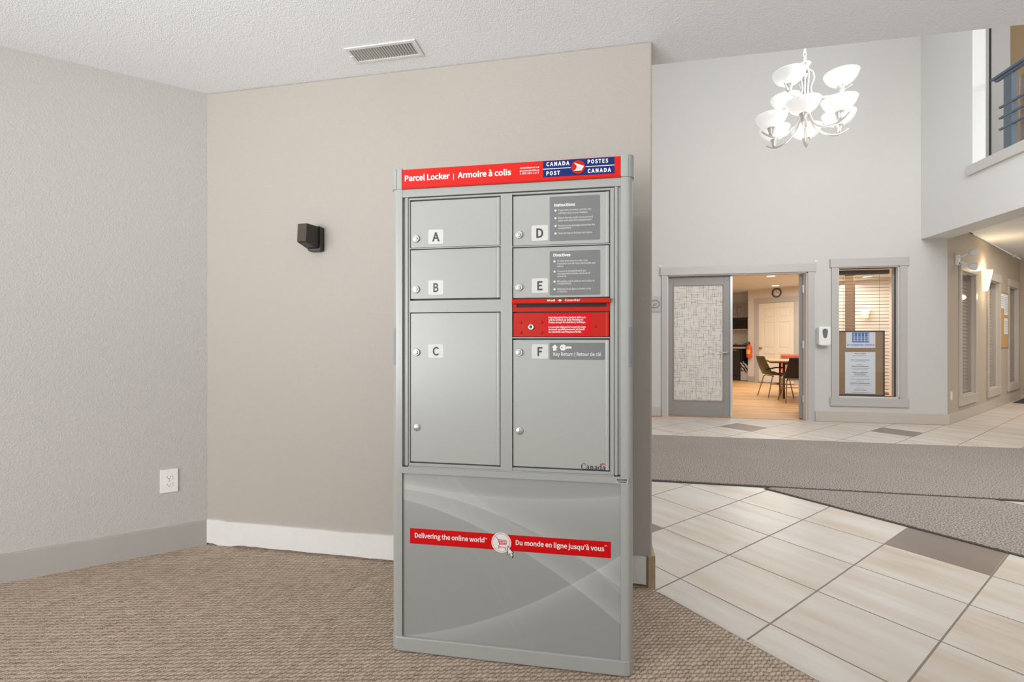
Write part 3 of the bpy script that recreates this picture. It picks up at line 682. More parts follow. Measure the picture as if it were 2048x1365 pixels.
def lock(parent, px, py, yd=.009, r=.0132, plain=False):
    x, z = PX(px, py, yd); mb = MB()
    if plain: mb.lathe([(r*.98, 0), (r*.98, .002), (r*.9, .003), (.0, .0032)], (x, yd, z), 28, 0, 'y-'); mb.box(x-.0006, x+.0006, yd-.0036, yd-.003, z-r*.8, z+r*.8, 1)
    else:
        mb.lathe([(r, 0), (r, .004), (r*.93, .006), (r*.66, .0065), (r*.62, .0055), (r*.6, .0085), (r*.52, .009), (0, .009)], (x, yd, z), 28, 0, 'y-')
        mb.box(x-.0006, x+.0006, yd-.0094, yd-.0088, z-.004, z+.003, 1)
    mb.build('lock', ['steel', 'groove'], parent)
def label(parent, ch, px0, px1, py0, py1, yd=.009):
    x0, z1 = PX(px0, py0, yd); x1, z0 = PX(px1, py1, yd); mb = MB(); mb.prism(rrect(x0, x1, z0, z1, .005), yd-.0007, yd, 'y')
    w, hgt = x1-x0, z1-z0; cw = {'A': .5, 'B': .34, 'C': .42, 'D': .42, 'E': .32, 'F': .30}[ch]; cx = (x0+x1)/2
    mb.text(ch, cx-w*cw/2, cx+w*cw/2, z0+hgt*.20, hgt*.60, yd-.0010, 1, .012); mb.build('letter_label', ['lab', 'txtd'], parent)
zAB = PX(821, 497.5)[1]; zB0 = PX(821, 599)[1]
zDE = PX(1024.6, 493.5)[1]; zE0 = PX(1024.6, 597.5)[1]; zM0 = PX(1024.6, 624.8)[1]; zR0 = PX(1025.5, 674.8)[1]; zF1 = PX(1025.5, 679)[1]
dA = door(xin0, xm0, zAB+.002, ztd); dB = door(xin0, xm0, zB0, zAB-.002); dC = door(xin0, xm0, zbd, zp0)
dD = door(xm1, xin1, zDE+.002, ztd); dE = door(xm1, xin1, zE0, zDE-.002); dF = door(xm1, xin1, zbd, zF1)
for d_, lb in ((dA, 'door lettered A, top left'), (dB, 'door lettered B'), (dC, 'tall door lettered C'), (dD, 'door lettered D with English instructions'), (dE, 'door lettered E with French directions'), (dF, 'tall door lettered F with key return label')): d_['label'] = lb
for a_ in ((xin0, xm0, .0035, .05, zAB-.0018, zAB+.0018), (xm1, xin1, .0035, .05, zDE-.0018, zDE+.0018), (xm1, xin1, .003, .05, zR0-.004, zR0)): MB().box(*a_).build('shelf_edge', 'locj', lk, bevel=.0005)
lock(dA, 832.5, 478); lock(dB, 832.5, 579.3); lock(dC, 833.2, 705.3); lock(dC, 833.8, 855.6, plain=True)
lock(dD, 1038.2, 470); lock(dE, 1038.2, 575); lock(dF, 1038.4, 705.3); lock(dF, 1039.2, 862.6, plain=True)
label(dA, 'A', 856.8, 887.1, 460, 487.8); label(dB, 'B', 856.8, 887.1, 561.3, 589.6); label(dC, 'C', 856.6, 887.2, 688.8, 716.4)
label(dD, 'D', 1063, 1096.2, 451.5, 481); label(dE, 'E', 1063.5, 1096.2, 557.3, 586); label(dF, 'F', 1063.7, 1096.2, 688.8, 717.8)
# instruction labels
def panel(parent, px0, px1, py0, py1, head, hx, hr, hyb, items, yd=.009):
    x0, z1 = PX(px0, py0, yd); x1 = PX(px1, py0, yd)[0]; z0 = PX(px0, py1, yd)[1]
    mb = MB(); mb.prism(rrect(x0, x1, z0, z1, .004), yd-.0007, yd, 'y'); Y = yd-.0010
    TXT(mb, head, hx, hr, hyb, 5.8, Y, 1, .016, yd)
    for i, (yc, lines) in enumerate(items):
        cx, cz = PX(hx+2.4, yc, yd); mb.prism(disc(cx, cz, .0036, 14), Y, Y+.0003, 'y', 1); mb.text(str(i+1), cx-.0008, cx+.0008, cz-.0018, .0036, Y-.0002, 0)
        for (t, r_, yb) in lines: TXT(mb, t, hx+8, r_, yb, 3.5, Y, 1, .0, yd)
    mb.build('instruction_label', ['labg', 'txtw'], parent)
panel(dD, 1099.4, 1199.9, 394.5, 482.8, 'Instructions', 1108.6, 1150, 413.6, [
    (421.6, [('If you have received a parcel, you', 1182, 422.6), ('will find a key in your mailbox.', 1176, 428.6)]),
    (437, [('Match the key to the compartment', 1186, 438.2), ('letter and open the compartment.', 1184, 443.6)]),
    (452.4, [('Remove your package and relock the', 1189.6, 453.8), ('compartment.', 1143, 458.6)]),
    (467.6, [('Drop the key in the key slot below.', 1185, 468.8)])])
panel(dE, 1099.4, 1200.4, 503, 591.2, 'Directives', 1106.6, 1141, 513.6, [
    (523.2, [('Si vous avez reçu un colis, vous', 1175.5, 524.0), ('trouverez une clé dans votre boîte aux', 1191, 529.6), ('lettres.', 1127.5, 534.8)]),
    (543.6, [('Trouvez le compartiment qui', 1171.6, 544.6), ('correspond à la lettre de la clé et', 1180.4, 549.6), ('ouvrez-le.', 1133, 554.8)]),
    (563.8, [('Récupérez votre colis et verrouillez le', 1189, 564.8), ('compartiment.', 1143, 569.4)]),
    (579, [('Déposez la clé dans la fente à clés', 1182, 580.2), ('ci-dessous.', 1135, 585.2)])])
# key return label
x0, z1 = PX(1099, 686, .009); x1, z0 = PX(1210, 720.4, .009); Y = .0080
mb = MB(); mb.prism(rrect(x0, x1, z0, z1, .003), .0083, .009, 'y')
TXT(mb, 'Key Return | Retour de clé', 1106.8, 1202, 712, 6.8, Y, 1, .004, .009)
ax, az = PX(1109.6, 695.6, .009); s = .0026
mb.prism([(ax+a*s, az+b*s) for a, b in ((0, 4), (4.2, 0), (2.2, 0), (2.2, -4), (-2.2, -4), (-2.2, 0), (-4.2, 0))], Y, Y+.0003, 'y', 1)
kx, kz = PX(1126, 695.6, .009); mb.prism(disc(kx, kz, .0105, 22), Y, Y+.0003, 'y', 1); mb.prism(disc(kx-.004, kz, .0024, 12), Y-.0002, Y, 'y', 0)
mb.prism([(kx+.008, kz+.004), (kx+.026, kz+.004), (kx+.030, kz), (kx+.026, kz-.004), (kx+.023, kz-.002), (kx+.020, kz-.0045), (kx+.017, kz-.002), (kx+.014, kz-.0045), (kx+.008, kz-.004)], Y, Y+.0003, 'y', 1)
mb.build('key_return_label', ['labg', 'txtw'], dF)
# Canada wordmark: serif letters drawn as shapes
def serif_word(mb, x0, x1, zb, xh, y, m):
    """C a n a d a with thick stems, thin joins and serifs; unit = x-height 1"""
    def ring(cx, cz, rx, rz, tx, tz, a0, a1, n=18):
        P = []; Q = []
        for i in range(n+1):
            t = math.radians(a0+(a1-a0)*i/n); P.append((cx+rx*math.cos(t), cz+rz*math.sin(t))); Q.append((cx+(rx-tx)*math.cos(t), cz+(rz-tz)*math.sin(t)))
        return [[P[i], P[i+1], Q[i+1], Q[i]] for i in range(n)]
    def rc(a, b, c, d): return [[(a, c), (b, c), (b, d), (a, d)]]
    G = {'C': (1.42, ring(.75, .72, .72, .78, .25, .09, 44, 316)+rc(1.18, 1.24, 1.0, 1.45)+rc(1.20, 1.26, .22, .42)),
         'a': (1.0, ring(.40, .27, .36, .30, .21, .10, 50, 335)+rc(.54, .79, .06, .78)+ring(.44, .70, .35, .32, .21, .11, 0, 165)+rc(.12, .22, .70, .84)+ring(.82, .14, .16, .14, .06, .05, 190, 320)+rc(.5, .6, .52, .58)),
         'n': (1.18, rc(.13, .38, 0, .94)+rc(.04, .46, 0, .05)+rc(.04, .22, .90, .96)+ring(.58, .60, .34, .40, .22, .13, 0, 170)+rc(.68, .92, 0, .66)+rc(.60, 1.0, 0, .05)),
         'd': (1.15, ring(.46, .49, .42, .52, .23, .09, 40, 320)+rc(.67, .92, 0, 1.55)+rc(.58, .76, 1.50, 1.56)+rc(.86, 1.02, 0, .05)+rc(.5, .72, .92, .98)+rc(.5, .72, .02, .08))}
    w = sum(G[c][0] for c in 'Canada'); k = (x1-x0)/w; x = x0
    for c in 'Canada':
        for q in G[c][1]: mb.add([(x+a*k, y, zb+b*xh) for a, b in q], [(0, 1, 2, 3)] if (q[1][0]-q[0][0])*(q[2][1]-q[0][1])-(q[1][1]-q[0][1])*(q[2][0]-q[0][0]) > 0 else [(3, 2, 1, 0)], m)
        x += G[c][0]*k
mb = MB(); yd = .009
x0, zb = PX(1162, 938.6, yd); x1, _ = PX(1212, 940, yd); xh = .0138; serif_word(mb, x0, x1, zb-.0012, xh, yd-.0004, 0)
fx = x1-.012; fz = zb+.0165; mb.box(fx, fx+.0032, yd-.0005, yd-.0001, fz, fz+.0068, 1); mb.box(fx+.0092, fx+.0124, yd-.0005, yd-.0001, fz, fz+.0068, 1); mb.prism(disc(fx+.0062, fz+.0034, .0017, 6), yd-.0005, yd-.0001, 'y', 1)
mb.build('wordmark', ['txtk', 'redtxt'], dF)
# red mail unit
mh = MB(); zh1 = PX(1024.6, 597.8, -.010)[1]; zh0 = PX(1024.6, 607.6, -.014)[1]
mh.box(xm1+.001, xin1-.001, .012, .05, zM0+.001, zh1)                                # back plate
mh.prism([(.012, zh1), (-.009, zh1-.0015), (-.014, zh0+.001), (-.012, zh0-.001), (.012, zh0+.002)], xm1+.001, xin1-.001, 'x')
sx0, sz = PX(1034, 612, .009); sx1 = PX(1213, 609, .009)[0]
zb_ = zM0+.001
mh.box(xm1+.001, xin1-.001, .007, .012, zb_, sz-.0062); mh.box(xm1+.001, sx0, .007, .012, sz-.0062, zh0); mh.box(sx1, xin1-.001, .007, .012, sz-.0062, zh0)
mhd = mh.build('mail_hood', 'red', lk, bevel=.0006)
mb = MB(); mb.prism(rrect(sx0, sx1, sz-.0062, sz+.0105, .006), .0105, .0118, 'y'); mb.build('mail_slot', 'dk', mhd)
mb = MB(); a = math.atan2(.004, .014)
y_ = -.0165
TXT(mb, 'Mail', 1094.5, 1110.5, 603.2, 3.8, -.0145, 0, .01, -.014); TXT(mb, 'Courrier', 1129.6, 1160.6, 602.6, 3.8, -.0145, 0, .01, -.014)
x, z = PX(1120, 601.2, -.014); mb.prism([(x-.007, z), (x, z+.0042), (x+.007, z), (x, z-.0042)], -.0148, -.0145, 'y', 0)
mb.build('hood_lettering', 'txtw', mhd)
dm = door(xm1, xin1, zR0, zM0-.001, 'red', name='mail_door'); dm['label'] = 'red mail door with white lettering'
x, z = PX(1062.3, 654.7, .009); m_ = MB(); m_.lathe([(.0108, 0), (.0108, .003), (.009, .0045), (.004, .0045), (.0036, .002), (0, .002)], (x, .009, z), 26, 0, 'y-'); m_.prism(disc(x, z, .003, 12), .0062, .0068, 'y', 1); m_.build('lock', ['steel', 'dk'], dm)
for px, py in ((1041.7, 645.5), (1083.7, 645), (1041.7, 665.5), (1083.7, 665.5), (1190.7, 653)):
    x, z = PX(px, py, .009); MB().lathe([(.0052, 0), (.0048, .0014), (.0032, .0026), (0, .003)], (x, .009, z), 14, 0, 'y-').build('rivet', 'red', dm)
mb = MB(); Y = .0086
x0, z1 = PX(1091, 630, .009); x1, z0 = PX(1183, 673, .009)
mb.box(x0, x1, .0087, .009, zR0+.003, zM0-.004, 1)
for t, r_, yb in (('Mail deposited here before 8:00 a.m.', 1172, 637.2), ('will be picked up daily Monday to', 1166.6, 642.0), ('Friday except for statutory holidays.', 1171.6, 646.8),
                  ('Le courrier déposé ici avant 8 h sera', 1171, 656.4), ('ramassé quotidiennement du lundi', 1169, 661.0), ('au vendredi sauf les jours fériés.', 1163, 665.8)):
    TXT(mb, t, 1097, r_, yb, 3.5, Y-.0002, 0, .010, .009)
mb.build('notice_film', ['txtw', 'redtxt'], dm)
# lower graphic panel
def wave_material():
    m, nt, p = nmat('grey_wave_print'); g = NG(nt); vec, x, y, z = g.xyz()
    def Q(pts):
        P = [PX(760+a*.3406, 900+b*.3406) for a, b in pts]; (x1_, z1_), (x2_, z2_), (x3_, z3_) = P
        A = ((z3_-z1_)/(x3_-x1_)-(z2_-z1_)/(x2_-x1_))/(x3_-x2_); B = (z2_-z1_)/(x2_-x1_)-A*(x1_+x2_); C_ = z1_-A*x1_*x1_-B*x1_
        return g.m('SUBTRACT', z, g.m('MULTIPLY_ADD', g.m('MULTIPLY_ADD', x, A, B), x, C_))
    tot = g.m('ADD', 0.0, 0.0)
    def side(d, up, w, amp, sharp=.0015, xmin=None):
        nonlocal tot
        dd = d if up else g.m('MULTIPLY', d, -1.0)
        s = nt.nodes.new('ShaderNodeMapRange'); nt.links.new(dd, s.inputs[0]); s.inputs[1].default_value = -sharp; s.inputs[2].default_value = sharp
        f = g.m('POWER', 2.718, g.m('DIVIDE', g.m('MAXIMUM', dd, 0.0), -w))
        v = g.m('MULTIPLY', g.m('MULTIPLY', s.outputs[0], f), amp)
        if xmin is not None:
            r_ = nt.nodes.new('ShaderNodeMapRange'); nt.links.new(x, r_.inputs[0]); r_.inputs[1].default_value = xmin; r_.inputs[2].default_value = xmin+.25; v = g.m('MULTIPLY', v, r_.outputs[0])
        tot = g.m('ADD', tot, v)
    q1 = Q([(118, 205), (700, 292), (1425, 285)]); q2 = Q([(118, 232), (700, 392), (1300, 735)]); q3 = Q([(118, 292), (760, 558), (1425, 1045)])
    q4 = Q([(150, 1098), (800, 945), (1330, 680)])
    side(q1, True, .008, .26); side(q1, False, .06, .17); side(q2, True, .035, .20); side(q3, True, .045, .25); side(q4, False, .045, .24)
    side(Q([(430, 160), (620, 330), (900, 510)]), False, .03, .06); side(Q([(570, 640), (700, 900), (830, 1160)]), True, .02, .035); side(Q([(640, 620), (770, 900), (900, 1180)]), True, .02, .03)
    side(Q([(1120, 600), (1290, 730), (1425, 880)]), True, .03, .10, xmin=-.02)
    col = g.mix(g.m('MINIMUM', tot, 1.0), lin('#92938f'), lin('#d6d7d4'))
    nt.links.new(col, p.inputs['Base Color']); p.inputs['Roughness'].default_value = .42; return m
M['wave'] = wave_material()
px0, pz1 = PX(800.2, 946.7); px1 = PX(1245.3, 968)[0]; pz0 = zpl
LPN = MB().box(px0, px1, .007, .05, pz0, zrb); lpn = LPN.build('lower_panel', 'wave', lk)
for a_, b_ in (((-HW+.041, px0-.0025), (px0-.0025, px0)), ((px1+.0025, HW-.041), (px1, px1+.0025))):
    MB().box(a_[0], a_[1], .002, .06, pz0, zrb).box(b_[0], b_[1], .012, .05, pz0, zrb, 1).build('panel_border', ['loc', 'groove'], lk)
sb_ = MB(); yd = .007; a0, zt_ = PX(820, 1056.7, yd); a1 = PX(1221.9, 1084, yd)[0]; zb_ = PX(820, 1087.2, yd)[1]
sb_.box(a0, a1, yd-.0006, yd, zb_, zt_, 0)
Y = yd-.0010
TXT(sb_, 'Delivering the online world', 829.8, 969, 1075.2, 9.2, Y, 1, .010, yd); TXT(sb_, 'TM', 970, 974, 1079.0, 2.6, Y, 1, .01, yd)
TXT(sb_, "Du monde en ligne jusqu'à vous", 1031.6, 1208.5, 1090, 9.4, Y, 1, .010, yd); TXT(sb_, 'MC', 1209.5, 1214, 1093.2, 2.6, Y, 1, .01, yd)
cx, cz = PX(1002.6, 1085.8, yd); R_ = .0375*.93
sb_.prism(disc(cx, cz, R_, 48), yd-.0010, yd-.0006, 'y', 1); sb_.prism(disc(cx, cz, R_*.89, 48), yd-.0012, yd-.0010, 'y', 2); sb_.prism(disc(cx, cz, R_*.855, 48), yd-.0014, yd-.0012, 'y', 1)
def st_(a, b, w=.0006, m=2, yy=yd-.0018):
    a = Vector(a); b = Vector(b); n_ = Vector((-(b-a).y, (b-a).x)).normalized()*w
    sb_.prism([(cx+(a+n_).x, cz+(a+n_).y), (cx+(b+n_).x, cz+(b+n_).y), (cx+(b-n_).x, cz+(b-n_).y), (cx+(a-n_).x, cz+(a-n_).y)], yy, yy+.0004, 'y', m)
k = R_/320.0
def c_(X, Y_): return ((X-645)*k, -(Y_-692)*k)
for a, b in (((450, 520), (510, 540)), ((510, 540), (545, 600)), ((545, 600), (595, 748)), ((595, 748), (550, 800)), ((550, 800), (575, 825)), ((575, 825), (815, 840)), ((545, 595), (820, 612)), ((820, 612), (805, 748)), ((805, 748), (595, 748)),
             ((565, 645), (815, 655)), ((580, 700), (810, 705))): st_(c_(*a), c_(*b), .0009)
for X in (600, 650, 700, 750): st_(c_(X, 600), c_(X+10 if X < 700 else X, 748), .0006)
for X, Y_ in ((567, 865), (780, 878)): q = c_(X, Y_); sb_.prism(disc(cx+q[0], cz+q[1], .0022, 12), yd-.0018, yd-.0014, 'y', 2)
arrow = [(848, 765), (1050, 985), (985, 985), (1040, 1115), (1000, 1150), (930, 1010), (850, 1060)]
def ar(s): 
    m0 = c_(930, 960); return [(cx+m0[0]+(c_(*p)[0]-m0[0])*s, cz+m0[1]+(c_(*p)[1]-m0[1])*s) for p in arrow]
sb_.prism(ar(1.0), yd-.0022, yd-.0018, 'y', 3); sb_.prism(ar(.78), yd-.0026, yd-.0022, 'y', 1)
sb_.build('slogan_band', ['redtxt', 'txtw', 'redtxt', 'txtk'], lpn, label='red band with white slogan and shopping cart roundel')
# barcode sticker
M['stick'] = mat('silver_sticker', '#a9aaa8', .4)
mb = MB(); x0, z1 = PX(1231.8, 955.8); x1, z0 = PX(1256.6, 968.4); mb.box(x0, x1, -.0025, -.0005, z0, z1)
xx = x0+.003
while xx < x1-.004: w_ = random.choice((.0005, .0009, .0014)); mb.box(xx, xx+w_, -.0029, -.0025, z0+.009, z1-.003, 1); xx += w_+random.choice((.0006, .0011))
mb.box(x0+.007, x1-.007, -.0029, -.0025, z0+.004, z0+.0065, 1); mb.build('barcode_sticker', ['stick', 'txtk'], lk)
# ------------------------------------------------------------------ things on the near walls and ceiling
# outlet on the left wall
x0, z1 = LOC(320, 939.5, WL, WLR); x1, z0 = LOC(356.5, 982, WL, WLR); ox = (x0+x1)/2; oz = LOC(338, 962, WL, WLR)[1]
px_ = WL[0]+ox*math.cos(WLR); py_ = WL[1]+ox*math.sin(WLR); print('outlet', x1-x0, z1-z0, oz)
ot = thing('power_outlet', 'white duplex power outlet low on the left wall near the corner', 'outlet', (px_, py_, oz), WLR)
hw_, hh_ = (x1-x0)/2, .061
MB().prism(rrect(-hw_, hw_, -hh_, hh_, .004), -.006, 0, 'y').build('cover_plate', 'white', ot, bevel=.0015)
for s in (1, -1):
    r_ = MB(); c_z = s*.0195; r_.prism(rrect(-.0165, .0165, c_z-.0140, c_z+.0140, .011), -.0078, -.006, 'y', 0)
    r_.box(-.0075, -.0058, -.0082, -.0078, c_z-.002, c_z+.006, 1); r_.box(.0055, .0072, -.0082, -.0078, c_z-.001, c_z+.006, 1); r_.prism(disc(0, c_z-.0075, .0024, 10), -.0082, -.0078, 'y', 1)
    r_.build('socket', ['white', 'dk'], ot, bevel=.0004)
MB().lathe([(.003, 0), (.0025, .001), (0, .0012)], (0, -.006, 0), 12, 0, 'y-').build('screw', 'steel', ot)
# black wall speaker
def BP(px, py, yo=0): return LOC(px, py, (0, NB), 0, yo)
sx_a, _ = BP(622, 480); sx_b, _ = BP(646.5, 480); _, st_ = BP(640, 453.5); _, sb2 = BP(640, 505.5)
spx = (sx_a+sx_b)/2; spz = (st_+sb2)/2
sp = thing('wall_speaker', 'small black speaker mounted on the beige wall left of the parcel locker', 'speaker', (spx, NB, spz), 0)
hgt = (st_-sb2)/2
MB().prism(rrect(-.036, .042, -hgt*.98, hgt*.93, .014), -.03, 0, 'y').build('wall_bracket', 'black', sp, bevel=.003)
f_ = MB(); W_, F_ = .035, .035
vs = [(-.040, -.028, -hgt*.80), (.032, -.028, -hgt*.80), (.032, -.028, hgt*.90), (-.040, -.028, hgt*.90), (-.034, -.118, -hgt*.55), (.022, -.118, -hgt*.55), (.022, -.112, hgt*.86), (-.034, -.112, hgt*.86)]
f_.add(vs, [(0, 1, 2, 3)[::-1], (4, 5, 6, 7), (0, 1, 5, 4), (1, 2, 6, 5), (2, 3, 7, 6), (3, 0, 4, 7)]); f_.build('cabinet', 'black', sp, bevel=.008, seg=3)
M['grille'] = mat('dark_brown_grille', '#4e453a', .7, bump=.5, bscale=600)
MB().add([(-.030, -.1195, -hgt*.50), (.019, -.1195, -hgt*.50), (.019, -.1135, hgt*.82), (-.030, -.1135, hgt*.82), (-.030, -.115, -hgt*.50), (.019, -.115, -hgt*.50), (.019, -.109, hgt*.82), (-.030, -.109, hgt*.82)],
         [(0, 1, 2, 3), (4, 7, 6, 5), (0, 4, 5, 1), (1, 5, 6, 2), (2, 6, 7, 3), (3, 7, 4, 0)]).build('grille', 'grille', sp, label='brownish grille cloth')
# ceiling vent
vt = thing('ceiling_vent', 'white slotted air vent in the low ceiling', 'vent', (-.983, 1.977, HC), 0)
f_ = MB(); VX, VY = .175, .058
f_.box(-VX, VX, -VY, -VY+.016, -.006, 0); f_.box(-VX, VX, VY-.016, VY, -.006, 0); f_.box(-VX, -VX+.02, -VY+.016, VY-.016, -.006, 0); f_.box(VX-.02, VX, -VY+.016, VY-.016, -.006, 0)
M['ventw'] = mat('vent_paint', '#dfe0df', .5)
f_.build('vent_frame', 'ventw', vt, bevel=.0015)
s_ = MB()
for i in range(23):
    x = -VX+.026+i*(2*VX-.052)/22; s_.add([(x-.0012, -VY+.016, -.0055), (x+.0006, -VY+.016, -.0055), (x+.0056, -VY+.016, -.0005), (x+.0038, -VY+.016, -.0005), (x-.0012, VY-.016, -.0055), (x+.0006, VY-.016, -.0055), (x+.0056, VY-.016, -.0005), (x+.0038, VY-.016, -.0005)],
              [(0, 1, 2, 3), (7, 6, 5, 4), (0, 4, 5, 1), (1, 5, 6, 2), (2, 6, 7, 3), (3, 7, 4, 0)])
s_.build('louvres', 'ventw', vt)
M['ventd'] = mat('vent_duct', '#565552', .8)
MB().box(-VX+.018, VX-.018, -VY+.014, VY-.014, -.0006, -.0001).build('duct', 'ventd', vt)
MB().tube([(-VX+.032, -.004, -.006), (-VX+.014, -.010, -.012), (-VX+.004, -.012, -.012)], .0022, 6).build('damper_lever', 'ventw', vt)

# mats ---------------------------------------------------------------
m1 = thing('entrance_mat', 'long grey-brown runner mat lying across the lobby in front of the double door', 'mat', (3.5, 4.67, 0), 0)
MB().box(-5.5, 5.5, -.895, .905, .001, .011).build('pile', 'mat', m1, bevel=.003)
b_ = MB(); b_.box(-5.53, 5.53, -.92, .93, .0005, .0045); b_.box(-5.53, 5.53, -.92, -.893, .0005, .0075); b_.build('rubber_edge', 'rubber', m1, bevel=.002)
m2p = MB(); m2e = MB()
def AB(a, b): return (a-b)*R2, (a+b)*R2
def clipn(P, nmax):
    out = []
    for i in range(len(P)):
        p, q = P[i], P[(i+1) % len(P)]
        if p[1] <= nmax: out.append(p)
        if (p[1]-nmax)*(q[1]-nmax) < 0: t = (nmax-p[1])/(q[1]-p[1]); out.append((p[0]+(q[0]-p[0])*t, nmax))
    return out
A0, A1, B1, B0 = 3.498, 4.60, 1.75, -3.0
m2p.prism(clipn([AB(A0+.022, B0+.02), AB(A1-.022, B0+.02), AB(A1-.022, B1-.02), AB(A0+.022, B1-.02)], 3.745), .002, .008)
m2e.prism(clipn([AB(A0, B0), AB(A1, B0), AB(A1, B1), AB(A0, B1)], 3.748), .0005, .0045)
m2 = thing('entrance_mat', 'grey-brown mat lying diagonally and tucked under the long runner mat', 'mat', (0, 0, 0), 0)
m2p.build('pile', 'mat', m2, bevel=.001); m2e.build('rubber_edge', 'rubber', m2)
o_ = Vector((*AB((A0+A1)/2, -.4), 0)); m2.location = o_
for ch in m2.children: ch.location = -o_

# chandelier -----------------------------------------------------------
cc_x, cc_y = 2.31, 3.57; CX, CY = cc_x*CS-cc_y*SN, cc_x*SN+cc_y*CS
ch = thing('chandelier', 'brushed nickel chandelier with nine glowing white bowl shades hanging in the lobby', 'chandelier', (CX, CY, 2.70), 0)
Z = lambda z: z-2.70
M['nick'] = mat('bright_brushed_nickel', '#dddbd7', .38, .75)
M['shade'] = mat('glowing_white_glass', '#fbfbfa', .25, emit='#fffdf8', estr=.30)
st = MB(); st.lathe([(.0, Z(2.80)), (.014, Z(2.81)), (.020, Z(2.84)), (.012, Z(2.88)), (.016, Z(2.92)), (.011, Z(2.96)), (.011, Z(3.16)), (.022, Z(3.19)), (.030, Z(3.215)), (.012, Z(3.23)), (.024, Z(3.27)), (.045, Z(3.298)), (.046, Z(3.304)), (.010, Z(3.308)), (.006, Z(3.33)), (0, Z(3.335))], (0, 0, 0), 24)
st.build('stem', 'nick', ch)
lk_ = MB(); z = 3.33; i = 0
while z < 5.92:
    pts = []
    for k in range(12):
        t = 2*math.pi*k/12; a, b = .010*math.cos(t), .022*math.sin(t)
        pts.append((a, 0, Z(z+.018)+b) if i % 2 else (0, a, Z(z+.018)+b))
    lk_.tube(pts, .0026, 6, closed=True); z += .034; i += 1
lk_.tube([(.012, 0, Z(3.33)), (-.004, .008, Z(3.6)), (.008, -.004, Z(4.2)), (0, 0, Z(5.95))], .0028, 6); lk_.build('chain', 'nick', ch)
MB().lathe([(0, Z(5.90)), (.02, Z(5.91)), (.07, Z(5.97)), (.075, Z(5.999))], (0, 0, 0), 28).build('canopy', 'nick', ch)
def bez(P, n=26):
    out = []
    for i in range(len(P)-1):
        p0 = Vector(P[max(i-1, 0)]); p1 = Vector(P[i]); p2 = Vector(P[i+1]); p3 = Vector(P[min(i+2, len(P)-1)])
        for k in range(6):
            t = k/6; out.append(.5*((2*p1)+(p2-p0)*t+(2*p0-5*p1+4*p2-p3)*t*t+(3*p1-p0-3*p2+p3)*t**3))
    out.append(Vector(P[-1])); return out
def arm(phi, rr, zs, top):
    cx_, sy_ = math.cos(phi), math.sin(phi); a = MB()
    if top: P = [(.018, 3.25), (.048, 3.235), (.060, 3.18), (.040, 3.11), (.050, 3.06), (.10, 3.022), (.17, 3.012), (.23, 3.022), (.305, 3.065)]
    else: P = [(.02, 3.27), (.030, 3.22), (.022, 3.12), (.024, 3.00), (.036, 2.90), (.075, 2.81), (.14, 2.755), (.21, 2.738), (.27, 2.75), (.325, 2.785)]
    P = [(r*cx_, r*sy_, Z(z)) for r, z in P]; Q_ = bez(P); n = len(Q_); a.tube(Q_, [.0085 if i < n*.8 else .0085-.0035*(i-n*.8)/(n*.2) for i in range(n)], 8)
    ao = a.build('arm', 'nick', ch)
    bx_, by_ = rr*cx_, rr*sy_
    MB().lathe([(.010, Z(zs-.020)), (.016, Z(zs-.012)), (.020, Z(zs+.012)), (.030, Z(zs+.044)), (.033, Z(zs+.047)), (.022, Z(zs+.046))], (bx_, by_, 0), 22, cap=False).build('shade_cup', 'nick', ao)
    s = MB(); pr = [(.024, 0), (.054, .010), (.083, .032), (.103, .060), (.113, .086), (.115, .094), (.111, .094), (.099, .062), (.079, .036), (.050, .014), (.02, .005)]
    s.lathe([(r, Z(zs+.040)+h_) for r, h_ in pr], (bx_, by_, 0), 32); s.build('shade', 'shade', ao)
for k in range(6): arm(math.radians(235+10.7+60*k), .252, 2.770, False)
for k in range(3): arm(math.radians(212+10.7+120*k), .235, 3.032, True)
point('chandelier_glow', (CX, CY, 3.45), 12, (1, .95, .88), .25)
point('chandelier_glow', (CX, CY, 2.50), 6, (1, .95, .88), .25)

# gallery railing --------------------------------------------------------
ra = thing('gallery_railing', 'blue-grey steel railing with flat handrail and horizontal bars in the gallery opening', 'railing', (4.45, 5.9, 3.0), 0)
Y0 = -4.5
MB().box(-.035, .035, Y0, .20, 1.085, 1.115).box(-.018, .018, Y0, .17, 1.055, 1.085).build('handrail', 'rail', ra, bevel=.004)
for z in (.745, .625, .50): MB().box(-.012, .012, Y0, .125, z-.012, z+.012).build('rail_bar', 'rail', ra, bevel=.003)
for y in (0, -1.5, -3.0): MB().box(-.006, .05, y-.03, y+.07, 0.0, 1.06).build('post', 'rail', ra, bevel=.002)
M['railp'] = glass_material('rail_glass', .05)
MB().box(.052, .056, Y0, -.05, .1, 1.0).build('glass_infill', 'railp', ra)

# things on the far wall ------------------------------------------------
def place(px0, py0, px1, py1, yo=0, w=FW, r=0):
    a, t = LOC(px0, py0, w, r, yo); b, _ = LOC(px1, py0, w, r, yo); _, bt = LOC(px0, py1, w, r, yo); return (a+b)/2, abs(b-a), bt, t
x, wd, b0, t0 = place(1635, 654, 1659, 690.5, -.05)
sd = thing('sanitizer_dispenser', 'white hand sanitizer dispenser on the wall between the double door and lobby window', 'dispenser', (x, NF-.022, (b0+t0)/2), 0)
hh = (t0-b0)/2; MB().prism(rrect(-wd/2, wd/2, -hh, hh, .02), -.075, .022, 'y').build('housing', 'white', sd, bevel=.012, seg=3)
M['smoke'] = mat('smoked_plastic', '#6f6f70', .2)
q = MB(); q.prism([(-.033, .055), (-.030, .085), (-.012, .098), (.012, .098), (.030, .085), (.033, .055), (.022, -.015), (.010, -.03), (-.010, -.03), (-.022, -.015)], -.079, -.074, 'y'); q.build('sight_window', 'smoke', sd, label='grey tapered sight window')
